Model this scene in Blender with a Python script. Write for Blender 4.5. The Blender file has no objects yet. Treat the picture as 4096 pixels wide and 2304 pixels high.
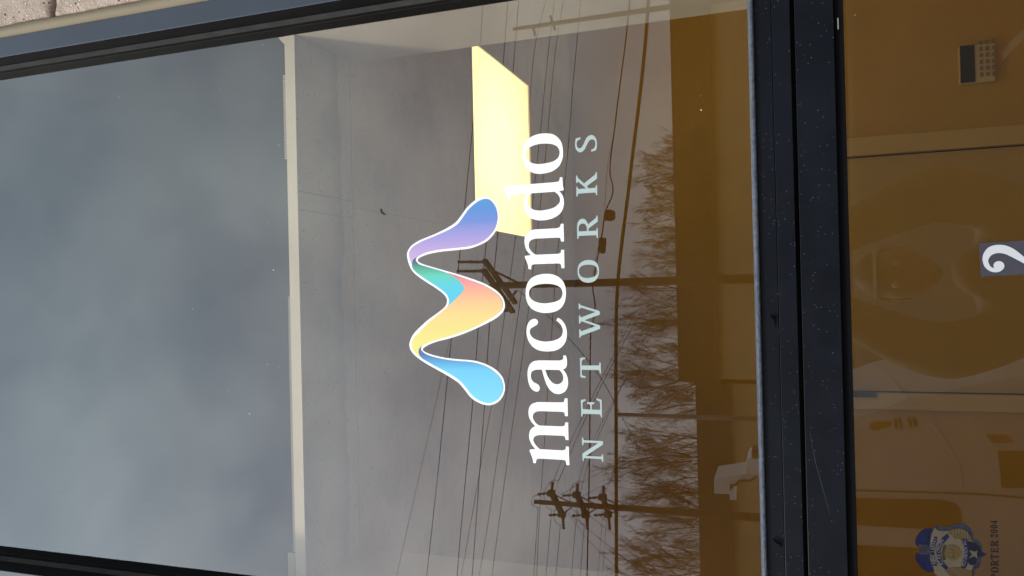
import bpy, bmesh, math, random
from mathutils import Vector, Matrix, noise
from mathutils.geometry import tessellate_polygon
rad = math.radians
S = bpy.context.scene
C = S.collection
random.seed(7)

# ------------------------------------------------------------------ camera, sky, sun, exposure
FP = 3070.0                                   # focal length in photograph pixels (4096 wide)
CP = Vector((0.0, -1.2, 2.1))                 # phone held up above head height, 1.2 m from the glass (glass plane is y = 0)
PITCH, ROLL, YAW = rad(19.174), rad(-1.465), rad(0.388)
fw = Vector((math.sin(YAW)*math.cos(PITCH), math.cos(YAW)*math.cos(PITCH), math.sin(PITCH)))
r0 = Vector((math.cos(YAW), -math.sin(YAW), 0)); u0 = r0.cross(fw)
RT = math.cos(ROLL)*r0 + math.sin(ROLL)*u0
UP = -math.sin(ROLL)*r0 + math.cos(ROLL)*u0
cam = bpy.data.cameras.new('camera'); co = bpy.data.objects.new('camera', cam); C.objects.link(co)
cx, cy, cz = -UP, RT, -fw                     # the phone was held upright but the picture is stored on its side
co.matrix_world = Matrix(((cx.x, cy.x, cz.x, CP.x), (cx.y, cy.y, cz.y, CP.y), (cx.z, cy.z, cz.z, CP.z), (0, 0, 0, 1)))
cam.sensor_width = 36; cam.lens = 36*FP/4096; cam.clip_start = 0.02; cam.clip_end = 2000
S.camera = co

SUN_EL, SUN_AZ = 40, 218                      # high behind the photographer, to the left as one faces the door (azimuth from +Y, clockwise)
W = bpy.data.worlds.new('World'); S.world = W; W.use_nodes = True
wn, wl = W.node_tree.nodes, W.node_tree.links
wn.clear()
wo = wn.new('ShaderNodeOutputWorld'); bg = wn.new('ShaderNodeBackground')
sk = wn.new('ShaderNodeTexSky'); sk.sky_type = 'NISHITA'; sk.sun_disc = False
sk.sun_elevation = rad(SUN_EL); sk.sun_rotation = rad(SUN_AZ); sk.air_density = 1.0; sk.dust_density = 2.0
bg.inputs['Strength'].default_value = 0.1
tc = wn.new('ShaderNodeTexCoord')
mp = wn.new('ShaderNodeMapping'); mp.inputs['Scale'].default_value = (1.15, 1.15, 1.6)
n1 = wn.new('ShaderNodeTexNoise'); n1.inputs['Scale'].default_value = 4.6; n1.inputs['Detail'].default_value = 7; n1.inputs['Roughness'].default_value = .5; n1.inputs['Distortion'].default_value = .15
n2 = wn.new('ShaderNodeTexNoise'); n2.inputs['Scale'].default_value = 0.9; n2.inputs['Detail'].default_value = 2
rp = wn.new('ShaderNodeValToRGB'); e = rp.color_ramp.elements
e[0].position = .30; e[0].color = (13.8, 15.6, 17.8, 1); e[1].position = .70; e[1].color = (23.0, 25.2, 25.8, 1)
mulc = wn.new('ShaderNodeMix'); mulc.data_type = 'RGBA'; mulc.blend_type = 'MULTIPLY'; mulc.inputs['Factor'].default_value = 1
rp2 = wn.new('ShaderNodeValToRGB'); e = rp2.color_ramp.elements
e[0].position = .35; e[0].color = (.8, .8, .84, 1); e[1].position = .65; e[1].color = (1.15, 1.14, 1.1, 1)
mixs = wn.new('ShaderNodeMix'); mixs.data_type = 'RGBA'; mixs.inputs['Factor'].default_value = .88
wl.new(tc.outputs['Generated'], mp.inputs['Vector']); wl.new(mp.outputs['Vector'], n1.inputs['Vector']); wl.new(mp.outputs['Vector'], n2.inputs['Vector'])
wl.new(n1.outputs['Fac'], rp.inputs['Fac']); wl.new(n2.outputs['Fac'], rp2.inputs['Fac'])
wl.new(rp.outputs['Color'], mulc.inputs['A']); wl.new(rp2.outputs['Color'], mulc.inputs['B'])
wl.new(sk.outputs['Color'], mixs.inputs['A']); wl.new(mulc.outputs['Result'], mixs.inputs['B'])
dt = wn.new('ShaderNodeVectorMath'); dt.operation = 'DOT_PRODUCT'          # thin cloud glows round the hidden sun
wl.new(tc.outputs['Generated'], dt.inputs[0]); dt.inputs[1].default_value = (math.sin(rad(SUN_AZ))*math.cos(rad(SUN_EL)), math.cos(rad(SUN_AZ))*math.cos(rad(SUN_EL)), math.sin(rad(SUN_EL)))
mx0 = wn.new('ShaderNodeMath'); mx0.operation = 'MAXIMUM'; mx0.inputs[1].default_value = 0; wl.new(dt.outputs['Value'], mx0.inputs[0])
pw = wn.new('ShaderNodeMath'); pw.operation = 'POWER'; pw.inputs[1].default_value = 4; wl.new(mx0.outputs[0], pw.inputs[0])
ma = wn.new('ShaderNodeMath'); ma.operation = 'MULTIPLY_ADD'; ma.inputs[1].default_value = .95; wl.new(pw.outputs[0], ma.inputs[0])
sz = wn.new('ShaderNodeSeparateXYZ'); wl.new(tc.outputs['Generated'], sz.inputs[0])            # thicker, darker cloud towards the horizon
mz = wn.new('ShaderNodeMapRange'); mz.inputs['From Min'].default_value = 0; mz.inputs['From Max'].default_value = .75; mz.inputs['To Min'].default_value = .47; mz.inputs['To Max'].default_value = .58
wl.new(sz.outputs['Z'], mz.inputs['Value']); wl.new(mz.outputs['Result'], ma.inputs[2])
tn = wn.new('ShaderNodeValToRGB'); e = tn.color_ramp.elements
e[0].position = .1; e[0].color = (1, .945, .90, 1); e[1].position = .75; e[1].color = (.91, .99, 1.01, 1); em_ = e.new(.42); em_.color = (1, .945, .955, 1); wl.new(sz.outputs['Z'], tn.inputs['Fac'])
mt = wn.new('ShaderNodeMix'); mt.data_type = 'RGBA'; mt.blend_type = 'MULTIPLY'; mt.inputs['Factor'].default_value = 1; wl.new(tn.outputs['Color'], mt.inputs['B'])
sc_ = wn.new('ShaderNodeVectorMath'); sc_.operation = 'SCALE'; wl.new(mixs.outputs['Result'], sc_.inputs[0]); wl.new(ma.outputs[0], sc_.inputs['Scale'])
wl.new(sc_.outputs['Vector'], mt.inputs['A']); wl.new(mt.outputs['Result'], bg.inputs['Color']); wl.new(bg.outputs['Background'], wo.inputs['Surface'])
sl = bpy.data.lights.new('sun', 'SUN'); sl.energy = 2.6; sl.angle = rad(8); sl.color = (1, .95, .87)
so = bpy.data.objects.new('sun', sl); C.objects.link(so)
sd = Vector((math.sin(rad(SUN_AZ))*math.cos(rad(SUN_EL)), math.cos(rad(SUN_AZ))*math.cos(rad(SUN_EL)), math.sin(rad(SUN_EL))))
so.rotation_euler = sd.to_track_quat('Z', 'Y').to_euler()
vs = S.view_settings; vs.view_transform = 'Standard'; vs.look = 'None'; vs.exposure = 0; vs.gamma = 1; vs.use_curve_mapping = False
S.render.engine = 'CYCLES'
S.cycles.max_bounces = 8; S.cycles.diffuse_bounces = 4; S.cycles.glossy_bounces = 4; S.cycles.transparent_max_bounces = 16
S.cycles.sample_clamp_indirect = 4

# ------------------------------------------------------------------ places
def ray(x, y):                                # x, y in photograph pixels
    U = 2304-y
    return RT*((U-1152)/FP) + UP*(-(x-2048)/FP) + fw
def at(x, y, Y=0.0):                          # the point on the upright plane y = Y
    r = ray(x, y); return CP + r*((Y-CP.y)/r.y)
def atz(x, y, Z):                             # the point at height Z
    r = ray(x, y); return CP + r*((Z-CP.z)/r.z)
def seen(x, y, dist, plane=0.0):              # a thing across the lot that is seen in the glass: its real place out in front of the facade
    p = at(x, y, dist); return Vector((p.x, 2*plane-p.y, p.z))
def seenz(x, y, Z):
    p = atz(x, y, Z); return Vector((p.x, -p.y, p.z))

# ------------------------------------------------------------------ materials
def lin(c): return tuple(((v/255)/12.92 if v/255 <= .04045 else ((v/255+.055)/1.055)**2.4) for v in c)
class NT:
    def __init__(s, name):
        s.m = bpy.data.materials.new(name); s.m.use_nodes = True; s.t = s.m.node_tree; s.b = s.t.nodes['Principled BSDF']; s.o = s.t.nodes['Material Output']
    def n(s, t, **k):
        x = s.t.nodes.new('ShaderNode'+t)
        for a, v in k.items():
            if a in ('Scale', 'Detail', 'Roughness', 'Distortion', 'Strength', 'Distance', 'Factor', 'IOR', 'Randomness', 'Color', 'Vector', 'Smoothness', 'Blend'): x.inputs[a].default_value = v
            else: setattr(x, a, v)
        return x
    def l(s, a, b): s.t.links.new(a, b)
    def ramp(s, fac, stops, interp='LINEAR'):
        r = s.n('ValToRGB'); r.color_ramp.interpolation = interp
        el = r.color_ramp.elements
        while len(el) > 1: el.remove(el[-1])
        el[0].position = stops[0][0]; el[0].color = (*stops[0][1], 1)
        for p, c in stops[1:]:
            q = el.new(p); q.color = (*c, 1)
        s.l(fac, r.inputs['Fac']); return r.outputs['Color']
def mat(name, col, rough=.6, metal=0.0, spec=.5, var=0.0, vs_=20.0, bump=0.0, bs=200.0):
    t = NT(name); t.b.inputs['Roughness'].default_value = rough; t.b.inputs['Metallic'].default_value = metal
    t.b.inputs['Specular IOR Level'].default_value = spec
    t.b.inputs['Base Color'].default_value = (*col, 1)
    if var or bump:
        g = t.n('TexCoord')
    if var:
        a = t.n('TexNoise', Scale=vs_, Detail=5.0, Roughness=.6); t.l(g.outputs['Object'], a.inputs['Vector'])
        c = t.ramp(a.outputs['Fac'], [(.3, tuple(v*(1-var) for v in col)), (.7, tuple(min(1, v*(1+var)) for v in col))]); t.l(c, t.b.inputs['Base Color'])
    if bump:
        a = t.n('TexNoise', Scale=bs, Detail=3.0); t.l(g.outputs['Object'], a.inputs['Vector'])
        b = t.n('Bump', Strength=bump, Distance=.002); t.l(a.outputs['Fac'], b.inputs['Height']); t.l(b.outputs['Normal'], t.b.inputs['Normal'])
    return t.m

def anodised(name, col, speck):
    """black anodised aluminium with bright dust specks, dark smears and faint brushed wear"""
    t = NT(name); g = t.n('TexCoord')
    t.b.inputs['Roughness'].default_value = .34; t.b.inputs['Specular IOR Level'].default_value = .18
    a = t.n('TexNoise', Scale=9.0, Detail=6.0, Roughness=.62); t.l(g.outputs['Object'], a.inputs['Vector'])
    base = t.ramp(a.outputs['Fac'], [(.3, tuple(v*.7 for v in col)), (.52, col), (.72, tuple(v*1.45 for v in col))])
    v = t.n('TexVoronoi', Scale=speck); v.inputs['Randomness'].default_value = 1; t.l(g.outputs['Object'], v.inputs['Vector'])
    lt = t.n('Math', operation='LESS_THAN'); lt.inputs[1].default_value = .09; t.l(v.outputs['Distance'], lt.inputs[0])
    cl = t.n('TexNoise', Scale=22.0, Detail=2.0); t.l(g.outputs['Object'], cl.inputs['Vector'])
    gt = t.n('Math', operation='GREATER_THAN'); gt.inputs[1].default_value = .44; t.l(cl.outputs['Fac'], gt.inputs[0])
    mu = t.n('Math', operation='MULTIPLY'); t.l(lt.outputs[0], mu.inputs[0]); t.l(gt.outputs[0], mu.inputs[1])
    mx = t.n('Mix', data_type='RGBA'); t.l(mu.outputs[0], mx.inputs['Factor']); t.l(base, mx.inputs['A']); mx.inputs['B'].default_value = (.10, .10, .105, 1)
    t.l(mx.outputs['Result'], t.b.inputs['Base Color'])
    rr = t.n('TexNoise', Scale=30.0, Detail=4.0); t.l(g.outputs['Object'], rr.inputs['Vector'])
    mr = t.n('MapRange'); mr.inputs['To Min'].default_value = .3; mr.inputs['To Max'].default_value = .48; t.l(rr.outputs['Fac'], mr.inputs['Value']); t.l(mr.outputs['Result'], t.b.inputs['Roughness'])
    return t.m
M_FRAME = anodised('black_anodised_frame', (.0035, .0048, .0085), 150)
M_REVEAL = mat('black_reveal', (.004, .004, .005), .65, spec=.07, var=.3, bump=.2)
M_TRIM = mat('blue_black_face', (.022, .032, .05), .5, spec=.45, var=.12, vs_=8)
M_GASKET = mat('grey_gasket', (.042, .043, .041), .7, spec=.15, var=.2, vs_=30)
M_LIP = mat('worn_silver_lip', (.07, .08, .105), .4, spec=.45, var=.5, vs_=160, bump=.5, bs=400)
M_CAULK = mat('beige_caulk', (.175, .14, .085), .7, var=.08, vs_=14, bump=.25, bs=60)
M_MORTAR = mat('brown_mortar', (.20, .145, .105), .9, var=.3, vs_=50, bump=.9, bs=300)
M_WHITE = mat('white_vinyl', (.86, .87, .88), .45, spec=.3)
M_TEAL = mat('pale_teal_vinyl', (.40, .49, .475), .5, spec=.25)
M_DARKVOID = mat('dark_void', (.012, .013, .016), .9)
M_DUST = mat('white_dust', (.75, .75, .72), .8)
M_BLACK = mat('black_plastic', (.012, .012, .013), .5)

def glass(name, tint, ior):
    t = NT(name); t.t.nodes.remove(t.b)
    tr = t.n('BsdfTransparent'); tr.inputs['Color'].default_value = (*tint, 1)
    gl = t.n('BsdfGlossy', Roughness=0.0); gl.inputs['Color'].default_value = (1, 1, 1, 1)
    fr = t.n('Fresnel'); mx = t.n('MixShader'); geo = t.n('NewGeometry')     # same reflectance from both sides of the sheet
    sg = t.n('MapRange'); sg.inputs['To Min'].default_value = ior; sg.inputs['To Max'].default_value = 1/ior
    t.l(geo.outputs['Backfacing'], sg.inputs['Value']); t.l(sg.outputs['Result'], fr.inputs['IOR'])
    t.l(fr.outputs[0], mx.inputs['Fac']); t.l(tr.outputs[0], mx.inputs[1]); t.l(gl.outputs[0], mx.inputs[2])
    # a thin film of dust scatters a little daylight
    g = t.n('TexCoord'); nz = t.n('TexNoise', Scale=6.0, Detail=8.0, Roughness=.7); t.l(g.outputs['Object'], nz.inputs['Vector'])
    mr = t.n('MapRange'); mr.inputs['From Min'].default_value = .35; mr.inputs['From Max'].default_value = .8; mr.inputs['To Min'].default_value = .001; mr.inputs['To Max'].default_value = .007
    t.l(nz.outputs['Fac'], mr.inputs['Value'])
    df = t.n('BsdfDiffuse'); df.inputs['Color'].default_value = (.7, .7, .7, 1); m2 = t.n('MixShader')
    t.l(mr.outputs['Result'], m2.inputs['Fac']); t.l(mx.outputs[0], m2.inputs[1]); t.l(df.outputs[0], m2.inputs[2])
    t.l(m2.outputs[0], t.o.inputs['Surface']); return t.m
def clear(name, tint):
    t = NT(name); t.t.nodes.remove(t.b); tr = t.n('BsdfTransparent'); tr.inputs['Color'].default_value = (*tint, 1); t.l(tr.outputs[0], t.o.inputs['Surface']); return t.m
M_GLASS = glass('bronze_tinted_glass', (.68, .64, .565), 1.9)
M_GLASSD = glass('door_tinted_glass', (.70, .65, .56), 1.7)
M_GLASSIN = clear('glass_inner_face', (.98, .97, .95))

def brickmat():
    t = NT('split_face_brick'); g = t.n('TexCoord'); oi = t.n('ObjectInfo')
    a = t.n('TexNoise', Scale=26.0, Detail=8.0, Roughness=.65); t.l(g.outputs['Object'], a.inputs['Vector'])
    c = t.ramp(a.outputs['Fac'], [(.28, (.29, .205, .16)), (.5, (.43, .34, .28)), (.72, (.53, .44, .36))])
    v = t.n('TexVoronoi', Scale=120.0); v.inputs['Randomness'].default_value = 1; t.l(g.outputs['Object'], v.inputs['Vector'])
    sp = t.ramp(v.outputs['Distance'], [(.2, (1, 1, 1)), (.32, (0, 0, 0))])
    vc = t.n('SeparateColor'); t.l(v.outputs['Color'], vc.inputs[0])
    gt = t.n('Math', operation='GREATER_THAN'); gt.inputs[1].default_value = .68; t.l(vc.outputs[0], gt.inputs[0])
    lt = t.n('Math', operation='LESS_THAN'); lt.inputs[1].default_value = .13; t.l(vc.outputs[0], lt.inputs[0])
    m1 = t.n('Math', operation='MULTIPLY'); t.l(sp, m1.inputs[0]); t.l(gt.outputs[0], m1.inputs[1])
    m2 = t.n('Math', operation='MULTIPLY'); t.l(sp, m2.inputs[0]); t.l(lt.outputs[0], m2.inputs[1])
    x = t.n('Mix', data_type='RGBA'); t.l(m1.outputs[0], x.inputs['Factor']); t.l(c, x.inputs['A']); x.inputs['B'].default_value = (.72, .68, .62, 1)
    y = t.n('Mix', data_type='RGBA'); t.l(m2.outputs[0], y.inputs['Factor']); t.l(x.outputs['Result'], y.inputs['A']); y.inputs['B'].default_value = (.17, .055, .035, 1)
    t.l(y.outputs['Result'], t.b.inputs['Base Color']); t.b.inputs['Roughness'].default_value = .9
    n = t.n('TexNoise', Scale=210.0, Detail=4.0, Roughness=.7); t.l(g.outputs['Object'], n.inputs['Vector'])
    ad = t.n('Math', operation='MULTIPLY_ADD'); t.l(m1.outputs[0], ad.inputs[0]); ad.inputs[1].default_value = .8; t.l(n.outputs['Fac'], ad.inputs[2])
    sb = t.n('Math', operation='SUBTRACT'); t.l(ad.outputs[0], sb.inputs[0]); t.l(m2.outputs[0], sb.inputs[1])
    b = t.n('Bump', Strength=1.0, Distance=.004); t.l(sb.outputs[0], b.inputs['Height']); t.l(b.outputs['Normal'], t.b.inputs['Normal'])
    return t.m
M_BRICK = brickmat()

# ------------------------------------------------------------------ mesh helpers
def link(name, me, m=None, parent=None, loc=None):
    o = bpy.data.objects.new(name, me); C.objects.link(o)
    if m is not None:
        for q in (m if isinstance(m, (list, tuple)) else [m]): me.materials.append(q)
    if parent: o.parent = parent
    if loc is not None: o.location = loc
    return o
def thing(name, label, cat, group=None, loc=(0, 0, 0)):
    o = bpy.data.objects.new(name, None); C.objects.link(o); o.location = loc; o.empty_display_size = .1
    tag(o, label, cat, group); return o
def tag(o, label, cat, group=None):
    o['label'] = label; o['category'] = cat
    if group: o['group'] = group
    return o
def struct(o, label=None):
    o['kind'] = 'structure'
    if label: o['label'] = label
    return o
class MB:
    def __init__(s): s.v = []; s.f = []; s.mi = []
    def add(s, vs, fs, mi=0):
        b = len(s.v); s.v += [tuple(p) for p in vs]; s.f += [tuple(b+i for i in f) for f in fs]; s.mi += [mi]*len(fs); return s
    def box(s, lo, hi, mi=0):
        (a, b, c), (d, e_, f) = lo, hi
        return s.add([(a,b,c),(d,b,c),(d,e_,c),(a,e_,c),(a,b,f),(d,b,f),(d,e_,f),(a,e_,f)], [(0,3,2,1),(4,5,6,7),(0,1,5,4),(1,2,6,5),(2,3,7,6),(3,0,4,7)], mi)
    def tube(s, pts, r, n=6, mi=0, cap=True):
        pts = [Vector(p) for p in pts]; rs = r if isinstance(r, (list, tuple)) else [r]*len(pts)
        rings = []; prev = None
        for i, p in enumerate(pts):
            d = (pts[min(i+1, len(pts)-1)]-pts[max(i-1, 0)])
            d = d.normalized() if d.length > 1e-9 else Vector((0, 0, 1))
            a = d.cross(Vector((0, 0, 1)) if abs(d.z) < .9 else Vector((1, 0, 0))).normalized() if prev is None else (prev - d*prev.dot(d)).normalized()
            prev = a; b = d.cross(a)
            rings.append([p + (a*math.cos(2*math.pi*k/n)+b*math.sin(2*math.pi*k/n))*rs[i] for k in range(n)])
        vs_ = [q for R_ in rings for q in R_]; fs = []
        for i in range(len(pts)-1):
            for k in range(n):
                k2 = (k+1) % n; fs.append((i*n+k, i*n+k2, (i+1)*n+k2, (i+1)*n+k))
        if cap: fs += [tuple(range(n-1, -1, -1)), tuple((len(pts)-1)*n+k for k in range(n))]
        return s.add(vs_, fs, mi)
    def prism(s, poly, d0, d1, mi=0):         # poly: 3D points; extruded along vectors d0..d1
        n = len(poly); A = [Vector(p)+d0 for p in poly]; B = [Vector(p)+d1 for p in poly]
        tri = tessellate_polygon([[Vector(p) for p in poly]])
        fs = [tuple(t) for t in tri] + [tuple(n+i for i in reversed(t)) for t in tri] + [(i, (i+1) % n, n+(i+1) % n, n+i) for i in range(n)]
        return s.add(A+B, fs, mi)
    def build(s, name, m, parent=None, smooth=False, bevel=0):
        me = bpy.data.meshes.new(name); me.from_pydata(s.v, [], s.f); me.update()
        for p, i in zip(me.polygons, s.mi): p.material_index = i; p.use_smooth = smooth
        bm = bmesh.new(); bm.from_mesh(me); bmesh.ops.recalc_face_normals(bm, faces=bm.faces); bm.to_mesh(me); bm.free()
        o = link(name, me, m, parent)
        if bevel:
            b = o.modifiers.new('b', 'BEVEL'); b.width = bevel; b.segments = 2; b.limit_method = 'ANGLE'
        return o
def bar(p, q, w, h=None):                     # rectangular beam from p to q
    h = h or w; p, q = Vector(p), Vector(q); d = (q-p).normalized()
    a = d.cross(Vector((0, 0, 1)) if abs(d.z) < .95 else Vector((1, 0, 0))).normalized(); b = d.cross(a)
    vs_ = [c + a*i*w/2 + b*j*h/2 for c in (p, q) for i, j in ((-1,-1),(1,-1),(1,1),(-1,1))]
    return vs_, [(0,3,2,1),(4,5,6,7),(0,1,5,4),(1,2,6,5),(2,3,7,6),(3,0,4,7)]

# ------------------------------------------------------------------ traced flat shapes on the glass
def spline(pts, seg=6):
    n = len(pts); out = []
    for i in range(n):
        p1, p2 = pts[i], pts[(i+1) % n]; c1, c2 = p1[2], p2[2]
        a, b = Vector(p1[:2]), Vector(p2[:2])
        if c1 and c2: out.append(a); continue
        p0 = Vector(pts[i-1][:2]); p3 = Vector(pts[(i+2) % n][:2])
        L = (b-a).length
        t1 = Vector((0, 0)) if c1 else (b-p0)
        t2 = Vector((0, 0)) if c2 else (p3-a)
        t1 = t1.normalized()*L*.9 if t1.length > 0 else (b-a)*.6
        t2 = t2.normalized()*L*.9 if t2.length > 0 else (b-a)*.6
        for k in range(seg):
            t = k/seg; h = (2*t**3-3*t*t+1, t**3-2*t*t+t, -2*t**3+3*t*t, t**3-t*t)
            out.append(a*h[0]+t1*h[1]+b*h[2]+t2*h[3])
    return out
def parse(s, ox, oy, sc):
    out = []
    for w in s.split():
        c = w.endswith('*'); x, y = w.rstrip('*').split(','); out.append((ox+float(x)/sc, oy+float(y)/sc, c))
    return out
def flat(name, contours, Y, m, parent=None, thick=.0004, seg=6, org=None):
    """a thin cut film standing on the glass: outline(s) in the plane y = Y, hole contours after the first"""
    org = org or Vector((0, 0, 0))
    loops = [[at(p.x, p.y, Y)-org for p in spline(c, seg)] for c in contours]
    tri = tessellate_polygon(loops)
    vs_ = [p for l in loops for p in l]; n = len(vs_)
    d = Vector((0, thick, 0)); allv = vs_ + [p+d for p in vs_]
    fs = [tuple(t) for t in tri] + [tuple(n+i for i in t[::-1]) for t in tri]
    b = 0
    for l in loops:
        k = len(l)
        fs += [(b+i, b+(i+1) % k, n+b+(i+1) % k, n+b+i) for i in range(k)]; b += k
    mb = MB(); mb.add(allv, fs); return mb.build(name, m, parent)

# =================================================================== LARGE STRUCTURE: ground, street, facade, interior
M_ASPH = mat('pale_asphalt', (.034, .030, .025), .9, var=.2, vs_=2.0, bump=.4, bs=60)
M_CONC = mat('sidewalk_concrete', (.36, .34, .31), .85, var=.12, vs_=3.0)
mb = MB(); mb.add([(-400,-400,-.16),(400,-400,-.16),(400,30,-.16),(-400,30,-.16)], [(0,1,2,3)])
struct(mb.build('ground', mat('winter_ground', (.12, .11, .075), .95, var=.3, vs_=.3)), 'wide flat ground')
mb = MB(); mb.box((-40, -24, -.3), (40, -1.9, -.13)); struct(mb.build('parking_lot', M_ASPH), 'pale asphalt parking lot before the door')
mb = MB(); mb.box((-120, -36, -.3), (120, -26, -.12)); struct(mb.build('road', mat('road_asphalt', (.06, .06, .06), .9, var=.15, vs_=1.0)), 'grey road beyond the parking lot')
mb = MB(); mb.box((-40, -1.9, -.3), (40, -.02, 0)); struct(mb.build('sidewalk', M_CONC), 'concrete walk in front of the shop')
mb = MB()
for i in range(-6, 7): mb.box((i*2.7-.43, -8.0, -.13), (i*2.7-.33, -4.6, -.126))
o = mb.build('parking_markings', mat('white_road_paint', (.16, .155, .145), .8)); struct(o, 'white parking bay lines')

XL, XR = -.5442, .5063                        # daylight opening of the transom
YF = -.057                                    # front face of the frame
# brick facade to either side
bw = thing('brick_wall', 'beige split face brick wall beside the dark window frame', 'wall')
mb = MB(); mb.box((XR+.0585, -.047, -.1), (4.5, -.005, 4.6)); mb.box((-4.5, -.047, -.1), (XL-.0585, -.005, 4.6)); mb.box((XL-.0585, -.047, 4.085), (XR+.0585, -.005, 4.6))
mb.build('mortar', M_MORTAR, bw)
def brick_mesh(seed, w, h):
    nx, nz = max(4, int(w/.008)), max(4, int(h/.008)); me = bpy.data.meshes.new('brick'); vs_ = []; fs = []
    def rough(x, z, amp): return noise.noise(Vector((x*14+seed*9, z*14, seed)))*amp + noise.noise(Vector((x*60+seed, z*60, seed*3)))*amp*.45
    for j in range(nz+1):
        for i in range(nx+1):
            x, z = w*i/nx, h*j/nz; ex = min(x, w-x); ez = min(z, h-z)
            edge = max(0, 1-min(ex, ez)/.012)
            y = rough(x, z, .0055) + edge**2*.008
            if i in (0, nx): x += noise.noise(Vector((z*40, seed*7, i)))*.0035
            if j in (0, nz): z += noise.noise(Vector((x*40, seed*5, j)))*.0035
            vs_.append((x, y, z))
    for j in range(nz):
        for i in range(nx):
            a = j*(nx+1)+i; fs.append((a, a+1, a+nx+2, a+nx+1))
    per = [i for i in range(nx+1)] + [j*(nx+1)+nx for j in range(1, nz+1)] + [nz*(nx+1)+i for i in range(nx-1, -1, -1)] + [j*(nx+1) for j in range(nz-1, 0, -1)]
    b = len(vs_); vs_ += [(vs_[k][0], .03, vs_[k][2]) for k in per]; n = len(per)
    fs += [(per[i], b+i, b+(i+1) % n, per[(i+1) % n]) for i in range(n)]
    me.from_pydata(vs_, [], fs); me.materials.append(M_BRICK)
    for p in me.polygons: p.use_smooth = True
    return me
BH, BW, JT = .238, .39, .013
zj = at(201, 20, YF-.012).z                   # the joint that shows
bms = [brick_mesh(k, BW, BH) for k in range(3)]; hbm = [brick_mesh(k+5, BW/2-JT/2, BH) for k in range(2)]
row = 0; z = zj + JT/2
while z-(BH+JT) > -.05: z -= BH+JT; row -= 1
while z < 4.4:
    for side in (1, -1):
        xs = XR+.0585 if side > 0 else XL-.0585
        x = 0; first = True
        while x < 1.9:
            half = first and row % 2
            w = BW/2-JT/2 if half else BW
            me = random.choice(hbm if half else bms)
            o = bpy.data.objects.new('brick', me); C.objects.link(o); o.parent = bw
            o.location = ((xs+x if side > 0 else xs-x-w), -.067+random.uniform(-.002, .002), z)
            x += w+JT; first = False
    z += BH+JT; row += 1
cv = MB()
def wavy(x0, x1, sgn):
    n = 90; vs_ = []; fs = []
    for i in range(n+1):
        z = 4.1*i/n; w0 = noise.noise(Vector((z*7, sgn, 0)))*.0022
        a, b = x0+w0, x1+noise.noise(Vector((z*9, sgn, 4)))*.003
        vs_ += [(a, YF-.001, z), ((a+b)/2, YF-.0065+w0, z), (b, YF-.009, z), (b, -.02, z), (a, -.02, z)]
    for i in range(n):
        for k in range(5): fs.append((i*5+k, i*5+(k+1) % 5, i*5+5+(k+1) % 5, i*5+5+k))
    return vs_, fs
cv.add(*wavy(XR+.0397, XR+.0590, 1)); cv.add(*wavy(XL-.0590, XL-.0397, -1))
cv.build('caulk_bead', M_CAULK, bw, smooth=True)
# side returns, soffit and rooms behind the glass
M_PLASTER = mat('warm_white_plaster', (.62, .58, .52), .85, var=.06, vs_=4, bump=.15, bs=80)
CZ = 2.969
mb = MB(); mb.box((XR+.0005, .058, 0), (XR+.12, .262, CZ-.001)); struct(mb.build('wall_return', M_PLASTER), 'pale plaster return beside the window')
mb = MB(); mb.box((XL-.12, .058, 0), (XL-.0005, .262, CZ-.001)); struct(mb.build('wall_return', M_PLASTER), 'pale plaster return at the other side of the window')
mb = MB(); mb.box((XR+.122, .0, 0), (2.4, .262, 4.5)); mb.box((-2.4, 0, 0), (XL-.122, .262, 4.5)); mb.box((XL-.12, -.003, 4.3), (XR+.12, .2, 4.5)); mb.box((XR+.0405, .0, 0), (XR+.12, .056, 4.08)); mb.box((XL-.12, .0, 0), (XL-.0405, .056, 4.08))
mb.box((2.4, 0, 0), (2.5, 2.3, 4.5)); mb.box((-2.5, 0, 0), (-2.4, 2.3, 4.5))
M_TAN = mat('tan_wall_paint', (.67, .435, .066), .8, var=.14, vs_=1.3, bump=.1, bs=120)
struct(mb.build('room_wall', M_TAN), 'tan painted side walls of the entry')
mb = MB(); mb.box((-2.6, -.02, 4.5), (2.6, 2.4, 4.6)); struct(mb.build('roof', M_DARKVOID), 'flat roof over the shop')
mb = MB(); mb.box((-2.4, .05, -.1), (2.4, 2.3, .0)); struct(mb.build('floor', mat('entry_floor_tile', (.52, .45, .36), .5, var=.1)), 'brown floor of the entry')
# back wall with the doorway cut out
YB = 2.18
dl, dr = at(3700, 1600, YB).x, at(3700, 590, YB).x
mb = MB(); mb.box((-2.4, YB, 0), (dl, YB+.12, CZ+.1)); mb.box((dr, YB, 0), (2.4, YB+.12, CZ+.1)); mb.box((dl, YB, 2.05), (dr, YB+.12, CZ+.1))
struct(mb.build('back_wall', M_TAN), 'tan wall at the back of the entry')
mb = MB(); mb.box((XL-.118, -.003, 4.085), (XR+.118, .2, 4.298)); mb.box((-2.4, YB, CZ+.1), (2.4, YB+.12, 4.5)); mb.box((-2.4, YB+.13, 0), (2.4, YB+.15, 4.5)); mb.box((XL-.12, .45, CZ+.03), (XR+.12, .47, 4.5)); mb.box((XL-.02, .06, CZ+.03), (XL-.0005, .45, 4.5)); mb.box((XR+.0005, .06, CZ+.03), (XR+.02, .45, 4.5))  # includes a dark sheet added behind the inner door to darken its gaps
struct(mb.build('plenum_and_door_backing', M_DARKVOID), 'dark void above the ceiling, dark sheet added behind the inner door')

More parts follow.
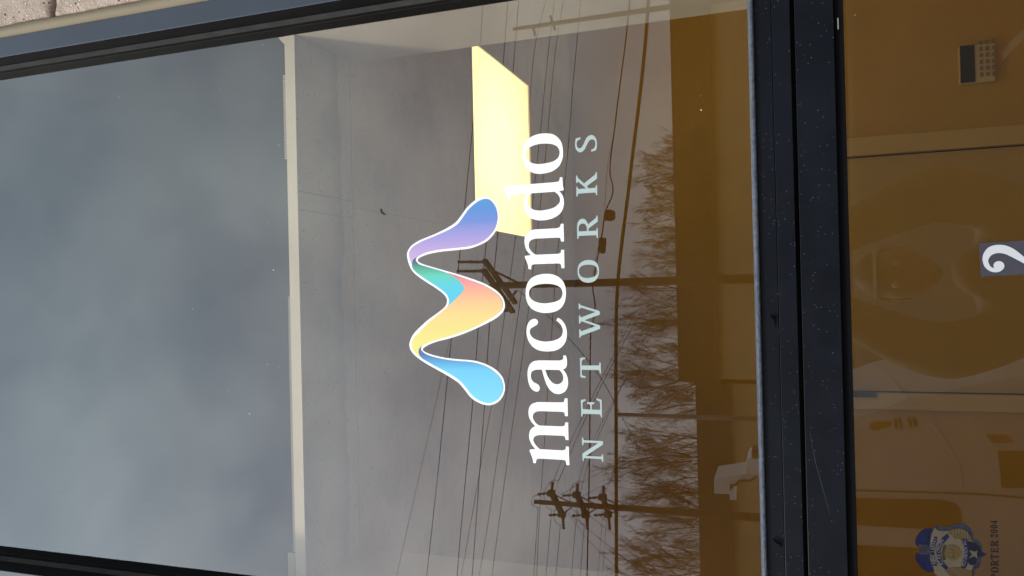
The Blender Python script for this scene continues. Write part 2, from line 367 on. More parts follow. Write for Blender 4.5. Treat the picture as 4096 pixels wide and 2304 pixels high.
def ceilmat():
    t = NT('stained_ceiling'); g = t.n('TexCoord'); sx = t.n('SeparateXYZ'); t.l(g.outputs['Object'], sx.inputs[0])
    a = t.n('TexNoise', Scale=5.0, Detail=8.0, Roughness=.6); t.l(g.outputs['Object'], a.inputs['Vector'])
    c = t.ramp(a.outputs['Fac'], [(.3, (.50, .475, .46)), (.5, (.70, .68, .655)), (.7, (.80, .78, .755))])
    # tide mark: a distorted band along the soffit edge
    nd = t.n('TexNoise', Scale=7.0, Detail=5.0, Roughness=.65); t.l(g.outputs['Object'], nd.inputs['Vector'])
    ma = t.n('Math', operation='MULTIPLY_ADD'); t.l(nd.outputs['Fac'], ma.inputs[0]); ma.inputs[1].default_value = .055; t.l(sx.outputs['Y'], ma.inputs[2])
    band = t.ramp(ma.outputs[0], [(.15, (0, 0, 0)), (.20, (.25, .25, .25)), (.240, (1, 1, 1)), (.245, (0, 0, 0))])
    st = t.n('Mix', data_type='RGBA', blend_type='MULTIPLY'); t.l(band, st.inputs['Factor']); t.l(c, st.inputs['A']); st.inputs['B'].default_value = (.55, .48, .54, 1)
    v = t.n('TexVoronoi', Scale=130.0); t.l(g.outputs['Object'], v.inputs['Vector'])
    vc = t.n('SeparateColor'); t.l(v.outputs['Color'], vc.inputs[0]); gt = t.n('Math', operation='GREATER_THAN'); gt.inputs[1].default_value = .8; t.l(vc.outputs[0], gt.inputs[0])
    lt = t.n('Math', operation='LESS_THAN'); lt.inputs[1].default_value = .2; t.l(v.outputs['Distance'], lt.inputs[0])
    mu = t.n('Math', operation='MULTIPLY'); t.l(gt.outputs[0], mu.inputs[0]); t.l(lt.outputs[0], mu.inputs[1])
    x = t.n('Mix', data_type='RGBA'); t.l(mu.outputs[0], x.inputs['Factor']); t.l(st.outputs['Result'], x.inputs['A']); x.inputs['B'].default_value = (.16, .15, .15, 1)
    t.l(x.outputs['Result'], t.b.inputs['Base Color']); t.b.inputs['Roughness'].default_value = .9
    return t.m
M_CEIL = ceilmat()
# ceiling: soffit board nearest the glass, then lay-in tiles round the light
LX0, LX1, LY0, LY1 = .1945, .783, .964, 1.548
ceil = struct(MB().box((-2.4, .0625, CZ+.014), (2.4, YB, CZ+.024)).build('ceiling', M_CEIL), 'grey stained ceiling of the entry')
def tile(x0, y0, x1, y1, dz=0):
    mb = MB(); mb.box((x0, y0, CZ+dz), (x1, y1, CZ+.013)); return mb.build('ceiling_tile', M_CEIL, ceil, bevel=.0015)
x788 = atz(1300, 788, CZ).x; x850 = atz(1300, 850, CZ).x
tile(XL-.1, .0625, x850-.003, .258); tile(x788+.003, .0625, XR+.1, .258); tile(x850-.0015, .0625, x788+.0015, .26, .0012)
for i, x0 in enumerate((-1.63, -1.02, -.41, 0, .7725, 1.38)):
    pass
cols = [(-2.4, -2.2025), (-2.2, -1.64), (-1.6375, .1935), (.1945, .783), (.784, 1.3795), (1.38, 1.94), (1.9405, 2.4)]
rows_ = [(.264, .963), (.964, 1.548), (1.549, YB-.002)]
for i, (a, b) in enumerate(cols):
    for j, (c, d) in enumerate(rows_):
        if j == 1 and i in (1, 3, 5): continue
        tile(a, c, b, d)
# pale plaster edge of the soffit with its perforated bead
mb = MB(); mb.box((XL, .0585, CZ+.0005), (XR, .062, CZ+.0228))
edge_o = mb.build('soffit_edge', mat('pale_bead', (.85, .82, .76), .6, var=.05, vs_=12), ceil)
tip = MB(); p = at(1137, 165, .022)
tip.prism([(XR-.0005, .060, CZ+.0226), (XR-.0005, .060, CZ+.037), (XR-.016, .060, CZ+.0226)], Vector((0, -.0015, 0)), Vector((0, .002, 0))); tip.build('bead_tip', edge_o.data.materials[0], ceil)
mb = MB(); x = XL+.055
while x < at(1160, 1185, .06).x:
    zz = CZ+.0235; mb.box((x, .0585, zz), (x+.0021, .062, zz+.004)); x += .0048
x = .27
while x < .43: mb.box((x, .0585, CZ+.0235), (x+.0016, .062, CZ+.0285)); x += .0042
o = mb.build('perforated_bead', edge_o.data.materials[0], ceil); o['kind'] = 'stuff'
p0 = at(1150, 2300, .02); mb = MB(); mb.box((XL, .0585, CZ+.024), (XL+.052, .062, CZ+.041)); mb.build('bead_patch', M_PLASTER, ceil, bevel=.003)

# =================================================================== STOREFRONT FRAME
fr = thing('storefront_frame', 'black anodised aluminium frame round the tall lettered window pane', 'window frame')
def jamb(sgn, xe):
    def bx(mb, a, b, y0, y1, z0=0, z1=4.05): mb.box((min(xe+sgn*a, xe+sgn*b), y0, z0), (max(xe+sgn*a, xe+sgn*b), y1, z1))
    r = MB(); bx(r, 0, .039, YF+.0005, -.0005, 0, 4.08); bx(r, 0, .039, .0065, .0575); bx(r, .004, .039, -.0005, .0065)
    j = r.build('jamb', M_REVEAL, fr)
    g = MB(); bx(g, -.0035, .0002, -.016, -.0006); bx(g, -.0045, -.0033, -.010, -.0062); g.build('gasket', M_GASKET, j)
    f = MB(); bx(f, .0002, .0395, YF-.0025, YF, 0, 4.08); f.build('face_trim', M_TRIM, j, bevel=.0008)
jamb(1, XR); jamb(-1, XL)
mb = MB(); mb.box((XL+.001, YF, 4.0), (XR-.001, .01, 4.08)); mb.build('head_rail', M_FRAME, fr)
def zf(v, yf=YF): return at(v, 1152, yf).z
mb = MB(); mb.box((XL, YF+.004, zf(3112)), (XR, .012, zf(3041))); hd = mb.build('header_rail', M_FRAME, fr, bevel=.0006)
mb = MB(); mb.box((XL, YF, zf(3187)-.0), (XR, .012, zf(3113.3))); mb.build('header_rail', M_FRAME, fr, bevel=.0006)
mb = MB()                                      # rounded worn lip under the glass
zz0, zz1 = zf(3040.6), zf(3017)
pts = [(YF-.001, zz0), (YF-.0035, zz0+.0018), (YF-.0038, (zz0+zz1)/2), (YF-.0015, zz1-.0016), (YF+.004, zz1), (.008, zz1), (.008, zz0)]
mb.prism([(XL, y, z) for y, z in pts], Vector((0, 0, 0)), Vector((XR-XL, 0, 0))); mb.build('sill_lip', M_LIP, fr)
mb = MB(); mb.box((XL+.001, .0125, zf(3180)), (XR-.001, .03, zf(3060))); mb.build('groove_light_block', M_BLACK, fr)  # dark strip added to block room glow through the header groove
# glass of the transom
mb = MB(); mb.v = [(XL-.002, 0, zz1-.002), (XR+.002, 0, zz1-.002), (XR+.002, 0, 4.02), (XL-.002, 0, 4.02), (XL-.002, .006, zz1-.002), (XR+.002, .006, zz1-.002), (XR+.002, .006, 4.02), (XL-.002, .006, 4.02)]
mb.f = [(0,1,2,3), (4,7,6,5), (0,4,5,1), (1,5,6,2), (2,6,7,3), (3,7,4,0)]; mb.mi = [0, 1, 1, 1, 1, 1]
gp = mb.build('glass_pane', [M_GLASS, M_GLASSIN], fr)
# ------------------------------------------------------------------ door leaf below
YD = -.052; YG = -.036
door = thing('glass_door', 'black framed glass door below the lettered window, number sticker on it', 'door')
zt, zb_ = zf(3188.5+16, YD), zf(3362, YD)
mb = MB(); mb.box((XL+.001, .0125, zt-.03), (XR-.001, .03, zt+.03)); mb.build('gap_light_block', M_BLACK, fr)  # dark strip added to block room glow through the gap above the door
mb = MB(); mb.box((XL+.004, YD, zb_), (XR-.004, -.008, zt)); mb.build('top_rail', M_FRAME, door, bevel=.0008)
mb = MB(); mb.box((XL+.004, YD+.003, .02), (XL+.052-.052, -.008, zb_-.001)); mb.box((XL+.004, YD, .02), (XL+.034, -.008, zb_-.001))
door_st = MB(); door_st.box((XL+.004, YD, .02), (XL+.034, -.008, zb_-.001)); door_st.build('stile', M_FRAME, door)
door_st = MB(); door_st.box((XR-.034, YD, .02), (XR-.004, -.008, zb_-.001)); door_st.build('stile', M_FRAME, door)
mb = MB(); mb.box((XL+.035, YD, .02), (XR-.035, -.008, .25)); mb.build('bottom_rail', M_FRAME, door)
zg = zf(3401, YG-.002)
mb = MB(); mb.box((XL+.034, YD+.008, zg), (XR-.034, -.012, zb_-.0005)); gb = mb.build('glazing_bead', mat('matt_black', (.004, .004, .005), .8, spec=.08), door)
mb = MB(); a_ = at(3350, 117, YD+.006); b_ = at(3354, 72, YD+.006); mb.box((a_.x, YD+.0055, min(a_.z, b_.z)), (b_.x, YD+.008, max(a_.z, b_.z))); mb.build('setting_block', mat('grey_block', (.26, .25, .24), .7), door)
mb = MB(); mb.v = [(XL+.03, YG, .24), (XR-.03, YG, .24), (XR-.03, YG, zg+.004), (XL+.03, YG, zg+.004), (XL+.03, YG+.006, .24), (XR-.03, YG+.006, .24), (XR-.03, YG+.006, zg+.004), (XL+.03, YG+.006, zg+.004)]
mb.f = [(0,1,2,3), (4,7,6,5), (0,4,5,1), (1,5,6,2), (2,6,7,3), (3,7,4,0)]; mb.mi = [0, 1, 1, 1, 1, 1]
mb.build('glass_pane', [M_GLASSD, M_GLASSIN], door)
mb = MB(); pts = [(3240, 1730), (3262, 1850), (3290, 1950), (3312, 2030), (3322, 2062)]
mb.tube([at(x, y, YD-.0001) for x, y in pts], [.00012, .00022, .0002, .00015, .00005], 4); mb.build('scratch', mat('scratch_metal', (.05, .055, .06), .5), door)

for st in ("3086,1256 3094,1264 3100,1262 3104,1272 3103,1312 3100,1296 3094,1280 3084,1268", "3092,2156 3100,2156 3108,2164 3120,2169 3127,2174 3128,2190 3118,2179 3106,2174 3098,2164"):
    flat('stain', [parse(st, 0, 0, 1)], YF-.0004, mat('dark_stain', (.0015, .0015, .002), .9, spec=.05), fr, thick=.0003)
# =================================================================== LIGHT, KEYPAD, INNER DOOR
def diffmat():
    t = NT('lit_diffuser'); t.t.nodes.remove(t.b); g = t.n('TexCoord'); sx = t.n('SeparateXYZ'); t.l(g.outputs['Object'], sx.inputs[0])
    em = t.n('Emission'); em.inputs['Strength'].default_value = 1
    wx = t.n('TexVoronoi', Scale=260.0); wx.inputs['Randomness'].default_value = 0; t.l(g.outputs['Object'], wx.inputs['Vector'])
    r = t.n('MapRange'); r.inputs['To Min'].default_value = 1.06; r.inputs['To Max'].default_value = .9; t.l(wx.outputs['Distance'], r.inputs['Value'])
    ds = t.n('VectorMath', operation='DISTANCE'); t.l(g.outputs['Object'], ds.inputs[0]); ds.inputs[1].default_value = (.29, .25, 0)
    c = t.ramp(ds.outputs['Value'], [(.10, (3.3, 2.9, 1.25)), (.22, (2.9, 2.5, 1.05)), (.33, (2.2, 1.8, .85)), (.42, (1.9, 1.45, .66))])
    mx = t.n('Mix', data_type='RGBA', blend_type='MULTIPLY'); mx.inputs['Factor'].default_value = 1; t.l(c, mx.inputs['A']); t.l(r.outputs['Result'], mx.inputs['B'])
    t.l(mx.outputs['Result'], em.inputs['Color']); t.l(em.outputs[0], t.o.inputs['Surface']); return t.m
M_DIFF = diffmat(); M_TRIMW = mat('white_enamel', (.7, .68, .62), .5)
def troffer(x0, x1, y0, y1, label):
    t = thing('ceiling_light', label, 'ceiling light', 'square ceiling lights', (x0, y0, CZ)); w, d = x1-x0, y1-y0; b = .009
    mb = MB(); mb.box((0, 0, -.002), (b, d, .013)); mb.box((w-b, 0, -.002), (w, d, .013)); mb.box((b, 0, -.002), (w-b, b, .013)); mb.box((b, d-b, -.002), (w-b, d, .013)); mb.build('frame', M_TRIMW, t)
    mb = MB(); mb.box((b, b, .003), (w-b, d-b, .0055)); mb.build('diffuser', M_DIFF, t); return t
troffer(LX0, LX1, LY0, LY1, 'square lit ceiling light glowing yellow behind the white letters')
troffer(-2.2, -1.64, LY0, LY1, 'added ceiling light brightening the far side of the entry, unseen beyond the window return')  # added lamp, out of view, lifts the light level of the room
troffer(1.38, 1.94, LY0, LY1, 'added ceiling light brightening the near side of the entry, hidden by the plaster return')  # second added lamp, also unseen, brightens the interior

M_CREAM = mat('cream_door_paint', (.66, .48, .17), .5, var=.04, vs_=5)
M_CREAM2 = mat('cream_frame_paint', (.76, .58, .27), .5, var=.04, vs_=5)
idr = thing('inner_door', 'cream door in a pale frame at the back of the entry', 'door')
fr_o = at(3700, 531, YB).x; fr_i = at(3700, 606, YB).x; fl_i = at(3700, 1574, YB).x; fl_o = at(3700, 1640, YB).x
mb = MB(); mb.box((fr_i, YB-.02, 0), (fr_o, YB+.02, 2.06)); mb.box((fl_o, YB-.02, 0), (fl_i, YB+.02, 2.06)); mb.box((fl_i, YB-.02, 1.985), (fr_i, YB+.02, 2.06)); mb.build('door_frame', M_CREAM2, idr, bevel=.003)
mb = MB(); mb.box((fl_i+.006, YB+.001, .01), (fr_i-.006, YB+.04, 1.98)); mb.build('door_leaf', M_CREAM, idr, bevel=.002)
a_, b_ = at(3400, 1587, YB-.02), at(3505, 1568, YB-.02)
mb = MB(); mb.box((a_.x, YB-.028, b_.z), (b_.x, YB-.0005, a_.z+.06)); mb.build('hinge', mat('dark_hinge', (.05, .045, .045), .5), idr)
mb = MB(); mb.box((a_.x, YB-.028, .9), (b_.x, YB-.0005, 1.0)); mb.build('hinge', mat('dark_hinge_b', (.05, .045, .045), .5), idr)

kp = thing('keypad', 'white alarm keypad with a dark display on the tan wall', 'keypad')
ka, kb = at(3838, 338, YB-.02), at(3978, 168, YB-.02)     # top-left, bottom-right seen upright
mb = MB(); mb.box((ka.x, YB-.024, kb.z), (kb.x, YB-.0005, ka.z)); mb.build('housing', mat('keypad_plastic', (.80, .68, .50), .5), kp, bevel=.004)
kd = at(3900, 338, YB-.02).z
mb = MB(); mb.box((ka.x+.003, YB-.0275, kd), (kb.x-.003, YB-.0235, ka.z-.003)); mb.build('display', mat('keypad_display', (.035, .035, .032), .35), kp)
kw = kb.x-ka.x; kh = kd-kb.z; M_KEY = mat('keypad_key', (.34, .28, .21), .6)
k0 = None
for i in range(6):
    for j in range(3):
        if k0 is None:
            mb = MB(); mb.box((0, 0, 0), (.016, .004, .0115)); k0 = mb.build('key', M_KEY, kp); o = k0
        else:
            o = k0.copy(); C.objects.link(o)
        o.location = (ka.x+.02+i*.0245, YB-.0275, kd-.028-j*.0205)
mb = MB(); a_ = at(3338, 1152, 0)

# =================================================================== DECALS
def letters(name, label, defs, m, Y, cat='lettering'):
    t = thing(name, label, cat)
    for d in defs:
        ox, oy, sc = d[0]; flat('letter', [parse(s, ox, oy, sc) for s in d[1:]], Y, m, t)
    return t
MAC = [
 ((2090,1580,9.055), "1525,120* 1630,122* 1645,765* 1540,765* 1520,660 1480,620 1400,608* 660,583* 500,600 400,680 370,780 410,910 500,1030 610,1105* 1420,1135* 1510,1115 1540,1060 1545,992* 1655,995* 1668,1629* 1560,1629* 1545,1537 1500,1487 1400,1474* 650,1445* 520,1465 430,1520 393,1615 430,1740 520,1860 632,1962* 1450,2005* 1540,1980 1568,1930 1570,1862* 1675,1865* 1698,2539* 1590,2539* 1565,2400 1520,2360 1400,2345* 600,2300* 520,2330 495,2385 488,2470* 395,2470* 350,2260 252,2020* 272,1970* 468,1962* 340,1800 250,1600 240,1450 275,1290 350,1190 462,1132* 330,980 240,800 215,620 245,450 350,320 560,255* 1400,268* 1490,250 1520,200"),
 ((2090,1410,8.05), "1303,102* 1392,88* 1425,200 1437,340 1420,440 1375,510 1303,545* 1400,670 1455,820 1470,980 1440,1140 1350,1270 1180,1337 1020,1310 880,1200 780,1040 700,820 625,553* 480,550* 370,570 295,630 270,750 300,880 380,965 500,1030 550,1110 545,1210 470,1258 370,1235 260,1130 190,950 163,740 175,540 240,380 370,280 550,253* 1200,258* 1290,225 1320,180", "730,553* 1185,562* 1270,660 1310,770 1300,900 1230,990 1110,1023 980,980 850,840 780,700"),
 ((2080,1260,9.35), "1418,98* 1560,190 1690,370 1750,600 1745,850 1660,1080 1490,1250 1270,1340 970,1363 700,1320 480,1190 330,990 250,740 245,520 290,340 390,200 540,140 640,180 675,260 650,340 560,410 440,480 375,560 370,680 440,810 580,910 780,975 1000,993 1220,965 1420,895 1550,790 1600,640 1590,500 1530,370 1440,270 1355,210*"),
 ((2080,1085,8.05), "840,82 1060,105 1250,190 1380,320 1465,530 1480,750 1435,1000 1320,1180 1150,1290 830,1347 560,1300 370,1200 250,1040 188,820 185,620 240,390 360,230 560,125", "870,403 1090,425 1240,480 1330,560 1368,690 1350,810 1280,910 1120,985 820,1033 590,1010 420,940 315,830 287,700 320,580 430,480 620,420"),
 ((2080,885,7.07), "1148,72* 1232,70* 1245,570* 1160,575* 1145,500 1120,470 1060,462* 440,490* 330,525 265,595 247,680 275,780 350,880 445,948* 1080,922* 1145,895 1160,850 1162,808* 1248,806* 1257,1325* 1172,1327* 1155,1230 1125,1200 1050,1192* 400,1215* 335,1245 318,1300 316,1357* 243,1357* 215,1210 135,1018* 152,975* 315,960* 200,840 140,690 125,560 150,410 240,290 410,232* 1020,200* 1110,175 1142,130"),
 ((2000,700,7.626), "1826,72* 1900,68* 1910,200 1920,330 1945,440* 1935,468* 1805,490* 1870,560 1930,680 1952,850 1925,1010 1860,1140 1740,1250 1540,1345 1260,1385 1100,1370 930,1310 800,1180 735,1000 718,830 745,700 822,575* 400,603* 350,625 328,680 318,757* 240,757* 200,560 135,400* 130,340* 1680,218* 1780,195 1815,150", "970,557* 1670,510* 1780,610 1828,720 1820,830 1740,930 1580,1020 1250,1085 1050,1065 920,995 845,880 832,760 860,670 910,605"),
 ((2070,520,7.625), "860,103 1060,125 1230,230 1345,400 1390,680 1365,900 1250,1120 1030,1270 700,1337 470,1305 300,1190 195,1010 155,740 190,490 290,310 460,185 660,120", "880,413 1060,433 1200,495 1270,600 1285,710 1240,840 1120,940 920,1005 650,1038 450,1010 320,920 255,790 265,650 330,560 470,480 670,425"),
]
NET = [
 ((2310,1740,12.6), "222,132* 288,132* 298,220 340,265* 1280,305* 1288,475* 420,1055* 1190,1090* 1222,1060 1225,965* 1293,970* 1305,1355* 1238,1350* 1222,1250 1180,1210* 350,1165* 322,1200 318,1298* 258,1298* 245,940* 1045,405* 340,378* 302,410 292,515* 235,515*"),
 ((2300,1585,16.1), "378,245* 688,185* 682,300* 560,340 490,430* 498,820* 985,855* 970,600 920,515 790,500* 785,380* 1250,385* 1258,495* 1130,510 1080,560* 1090,860* 1620,865* 1615,430* 1560,320 1405,260* 1390,130* 1725,225* 1745,1350* 1660,1350* 1640,1220 1590,1165* 540,1130* 495,1180 490,1310* 415,1305*"),
 ((2300,1420,14.49), "283,178* 590,128* 578,240* 450,270 390,340* 390,603* 1370,605* 1410,570 1418,430* 1490,432* 1510,1065* 1435,1062* 1415,920 1370,870* 395,860* 405,1100 440,1180 610,1230* 605,1340* 315,1285*"),
 ((2300,1205,9.35), "135,88* 188,88* 195,130 235,155* 915,365* 940,495* 360,705* 935,905* 945,1030* 260,1280* 220,1310 215,1358* 162,1358* 157,1050* 208,1050* 215,1100 240,1120* 780,930* 265,755* 215,765 203,835* 150,838* 147,530* 198,530* 205,580 250,597* 765,400* 225,237* 195,255 190,298* 140,298*"),
 ((2290,1030,13.175), "860,132 1060,155 1230,250 1340,400 1395,600 1400,780 1360,980 1250,1160 1080,1280 820,1330 590,1290 420,1170 310,980 265,720 285,530 370,340 520,210 680,150", "840,375 1040,395 1190,450 1280,560 1320,720 1290,870 1200,970 1040,1040 820,1080 600,1060 460,990 375,880 345,720 370,570 460,470 620,400"),
 ((2290,855,13.175), "1255,103* 1328,103* 1332,410* 845,785* 845,910* 1200,892* 1255,870 1270,750* 1335,748* 1345,1275* 1280,1275* 1265,1170 1220,1130* 380,1165* 335,1200 322,1325* 250,1320* 240,750 265,500 340,350 430,285 545,262 660,300 760,420 810,562* 1190,260* 1250,190", "345,935* 765,910* 745,690 690,580 620,530 540,515 440,540 370,610 335,730 330,900"),
 ((2290,680,13.175), "1220,122* 1290,122* 1295,450* 750,860* 860,965* 1160,940* 1215,915 1230,800* 1300,800* 1307,1325* 1235,1325* 1225,1230 1190,1185* 320,1245* 285,1290 280,1395* 205,1395* 200,885* 270,880* 280,970 330,1005* 720,970* 290,600* 262,680* 190,685* 190,290* 258,288* 265,360 300,430* 605,705* 1170,260* 1210,210"),
 ((2290,530,16.1), "215,385* 500,305* 515,430* 390,480 300,580 270,720 290,880 350,980 450,1015 560,980 660,840 780,600 880,380 1000,240 1200,160 1350,200 1480,340 1560,560 1580,760 1560,980 1520,1150* 1215,1240* 1195,1120* 1350,1040 1440,900 1475,740 1460,590 1400,490 1260,440 1130,480 1030,600 900,860 780,1090 640,1230 480,1275 340,1220 220,1060 170,860 165,680 185,520"),
]
letters('window_lettering', 'large bold white serif lowercase word on the window glass', MAC, M_WHITE, -.0012)
letters('window_lettering', 'small widely spaced pale teal capitals below the white word', NET, M_TEAL, -.0012)
# ribbon logo
def PA(s): return parse(s, 1610, 770, 4.674)
def PB(s): return parse(s, 1610, 1010, 4.262)
def PC(s): return parse(s, 1610, 1310, 4.39)
lg = thing('window_logo', 'rainbow ribbon shaped like a wavy letter m with white outline on the glass', 'logo')
OUT = "1940.6,787.8 1965,793.5 1988.7,823.5 1996.8,866.3 1993,902.6 1977,934.7 1948,964.7 1909.5,984 1875.3,994.6 1836.8,999.4 1759.8,1007.5 1712.7,1017 1682.7,1028.9 1671,1040.6 1682.7,1052.2 1715.6,1064 1774.2,1080.4 1868,1108.5 1938.5,1134.4 1985.4,1162.5 2011.2,1190.7 2019.4,1218.8 2013.6,1244.6 1985.4,1272 1930,1302 1860.6,1332.8 1803.6,1352.1 1746.7,1366.8 1714.8,1379 1694.3,1392 1692,1400 1705.7,1410.2 1746.7,1423.9 1803.6,1434.1 1872,1439.8 1906,1444.4 1947,1458 1985.9,1480.8 2010.9,1510.5 2020,1546.9 2014.3,1578.8 1995,1606 1965.4,1619.8 1935.7,1618.7 1901.6,1603.8 1878.8,1585.6 1856,1556 1833.2,1531 1792.2,1503.6 1735.3,1471.7 1696.6,1449 1664.7,1426.2 1644.2,1403.4 1637.3,1378.3 1644.2,1353.3 1658,1331 1680.4,1308 1708.5,1282.2 1778.9,1228.2 1788.3,1202.4 1778.9,1181.3 1750.8,1157.8 1703.9,1127.3 1664,1099.2 1645.2,1078 1633.5,1049.9 1627.9,1020 1631.4,1003.2 1646.4,981.8 1678.5,961.5 1742.6,934.7 1791.9,910 1824,887.7 1843.2,864.1 1864.6,834.2 1888,810.7 1913.8,793.5"
flat('outline', [parse(OUT, 0, 0, 1)], -.0010, M_WHITE, lg)
def gradmat(name, stops):
    """print whose colour runs along the word; stops in photograph rows, turned into metres across the glass"""
    t = NT(name); g = t.n('TexCoord'); sx = t.n('SeparateXYZ'); t.l(g.outputs['Object'], sx.inputs[0])
    ys = [s_[0] for s_ in stops]; xa, xb = at(1830, ys[-1]).x, at(1830, ys[0]).x
    mr = t.n('MapRange'); mr.inputs['From Min'].default_value = xb; mr.inputs['From Max'].default_value = xa; t.l(sx.outputs['X'], mr.inputs['Value'])
    c = t.ramp(mr.outputs['Result'], [((y-ys[0])/(ys[-1]-ys[0]), tuple(v/1.22 for v in lin(col))) for y, col in stops])
    t.l(c, t.b.inputs['Base Color']); t.b.inputs['Roughness'].default_value = .45; t.b.inputs['Specular IOR Level'].default_value = .3; return t.m
G1 = gradmat('print_blue_to_lilac', [(795, (88, 158, 220)), (840, (98, 150, 218)), (890, (122, 148, 218)), (915, (150, 155, 220)), (960, (178, 163, 222)), (1000, (198, 172, 222)), (1055, (212, 186, 228))])
G2 = gradmat('print_green_to_cyan', [(1030, (80, 88, 125)), (1048, (85, 130, 140)), (1065, (92, 172, 148)), (1100, (108, 212, 190)), (1140, (98, 210, 228)), (1225, (92, 204, 240))])
G3 = gradmat('print_rose_to_yellow', [(1090, (226, 120, 142)), (1125, (250, 158, 158)), (1160, (250, 178, 152)), (1215, (251, 206, 148)), (1260, (251, 220, 145)), (1320, (246, 228, 140)), (1370, (247, 234, 142)), (1440, (238, 238, 120))])
G4 = gradmat('print_indigo_to_sky', [(1380, (92, 98, 165)), (1420, (90, 122, 185)), (1450, (95, 175, 225)), (1480, (115, 206, 246)), (1620, (135, 222, 255))])
flat('ribbon', [PA("1545,122 1640,150 1740,290 1770,450 1750,600 1690,730 1560,870 1400,960 1230,1008 1050,1030 680,1070 460,1115 330,1170 265,1215* 205,1275 180,1360* 140,1260 120,1170 140,1080 200,1010 340,925 640,800 880,690 1040,580 1130,460 1230,320 1330,225 1440,150")], -.0016, G1, lg)
flat('ribbon', [PB("255,75* 222,110 225,150 290,210 420,250 660,320 750,350* 900,430 1000,520 1045,600 1030,660 960,740 770,918* 790,860 790,800 740,700 600,590 400,460 240,345 170,260 162,190 190,120")], -.0016, G2, lg)
flat('ribbon', [PB("750,350* 900,430 1000,520 1045,600 1030,660 960,740 770,918* 740,950 450,1190 330,1310 220,1430") + PC("260,110 180,210 157,310 190,400 280,500 350,550* 300,490 280,420 310,350 420,280* 620,210 850,145 1100,60 1290,-20") + PB("1400,1180 1570,1080 1680,980 1705,880 1675,780 1570,680 1380,565 1100,460 830,370")], -.0016, G3, lg)
flat('ribbon', [PC("350,550* 300,490 280,420 310,350 335,322* 318,370 330,410 420,480 600,535 850,580 1150,605 1280,625 1450,680 1620,790 1725,910 1765,1050 1740,1160 1670,1265 1550,1325 1440,1320 1310,1260 1210,1180 1110,1050 1000,930 820,810 560,670")], -.0016, G4, lg)

# number sticker on the door glass
ns = thing('number_sticker', 'dark rectangular sticker with a large pale digit 2 on the door glass', 'sticker')
flat('backing', [parse("135,265* 2500,130* 2560,1210* 190,1340*", 3900, 940, 8.05)], YG-.0010, mat('charcoal_vinyl', (.042, .038, .056), .55, var=.1, vs_=60), ns)
flat('digit', [parse("820,315 1000,340 1250,450 1580,700 1900,930* 1950,400* 2300,300* 2300,1200* 2150,1200* 1578,915* 1250,740 950,605 700,585 520,660 430,800 440,900 500,1010 580,1058 612,1052* 600,960 650,880 770,840 890,880 945,980 920,1080 800,1175 650,1200 480,1160 330,1040 255,860 250,700 310,540 440,400 620,330", 3900, 940, 8.05)], YG-.0016, mat('pale_digit_vinyl', (.52, .53, .56), .6), ns)

# police supporter sticker: badge with wings, ribbons and a seal
M_NAVY = mat('badge_navy', (.006, .008, .030), .6, spec=.12, var=.35, vs_=70)
M_SLATE = mat('badge_slate', (.020, .021, .032), .6, spec=.12, var=.5, vs_=110)
M_BONE = mat('badge_bone', (.085, .070, .048), .6, spec=.12, var=.15, vs_=60)
M_TANP = mat('badge_tan', (.062, .040, .018), .6, spec=.12, var=.2, vs_=80)
M_INK = mat('badge_ink', (.008, .007, .014), .6, spec=.12)
bd = thing('supporter_sticker', 'navy and tan police badge sticker with eagle wings, writing beneath it', 'sticker')
def PS(s): return parse(s, 3640, 2060, 5.649)
# navy outer shield, bone field, scallops
flat('shield', [PS("580,230 680,265 830,270 980,225 1130,190 1250,215 1370,310 1430,440 1440,540 1530,560 1600,650 1625,770 1620,840 1720,890 1620,960 1610,1080 1560,1170 1470,1250 1440,1400 1330,1560 1100,1640 850,1560 650,1520 560,1470 600,1300 540,1280 420,1100 400,700 520,320")], YG-.0008, M_SLATE, bd)
flat('field', [PS("545,300 640,350 820,365 980,320 1090,300 1220,320 1310,400 1370,500 1380,560 1440,620 1520,700 1560,780 1540,1000 1480,1100 1420,1180 1330,1400 1100,1480 900,1400 700,1420 560,1320 470,1100 450,700")], YG-.0012, M_BONE, bd)
flat('scallop', [PS("845,370* 920,345 1090,305 1230,335 1330,430 1385,560 1300,580 1180,545 1020,545* 930,450")], YG-.0015, M_TANP, bd)
flat('scallop', [PS("810,1270* 900,1200 1130,1180 1280,1240 1410,1290 1330,1480 1150,1520 960,1420")], YG-.0015, M_TANP, bd)
for i in range(6):
    x0, y0 = 985+i*62, 320+abs(i-2)*18
    flat('ray', [PS(f"{x0},{y0}* {x0+24},{y0+2}* {x0-20+i*6},{y0+130}* {x0-34+i*6},{y0+128}*")], YG-.0019, M_BONE, bd)
flat('seal', [PS("955,680 1060,700 1130,770 1150,850 1120,940 1040,1010 950,1030 860,990 800,920 780,850 800,770 860,700")], YG-.0016, mat('seal_gold', (.075, .048, .016), .5, spec=.12), bd)
for k in range(14):
    y0 = 690+k*24
    flat('ray', [PS(f"{715+abs(k-7)*5},{y0}* {770+abs(k-7)*7},{y0+3}* {770+abs(k-7)*7},{y0+9}* {715+abs(k-7)*5},{y0+7}*")], YG-.0019, M_INK, bd)
flat('wing', [PS("120,620 170,460 290,340 420,300 520,335 470,420 440,560 430,700 300,690* 220,660 200,690 150,700")], YG-.0014, M_NAVY, bd)
flat('wing', [PS("120,920 150,860 220,880 245,900* 310,900 430,870 430,960 480,1080 540,1270 470,1300 320,1250 200,1130 140,1030")], YG-.0014, M_NAVY, bd)
flat('eagle_head', [PS("205,770 225,700 280,670 420,690 440,860 300,900 245,890")], YG-.0015, M_SLATE, bd)
flat('banner', [PS("540,495* 610,500* 600,600 555,760 545,900 570,1020 605,1100* 600,1155* 520,1140* 500,1060 465,920 460,760 500,620")], YG-.0018, M_NAVY, bd)
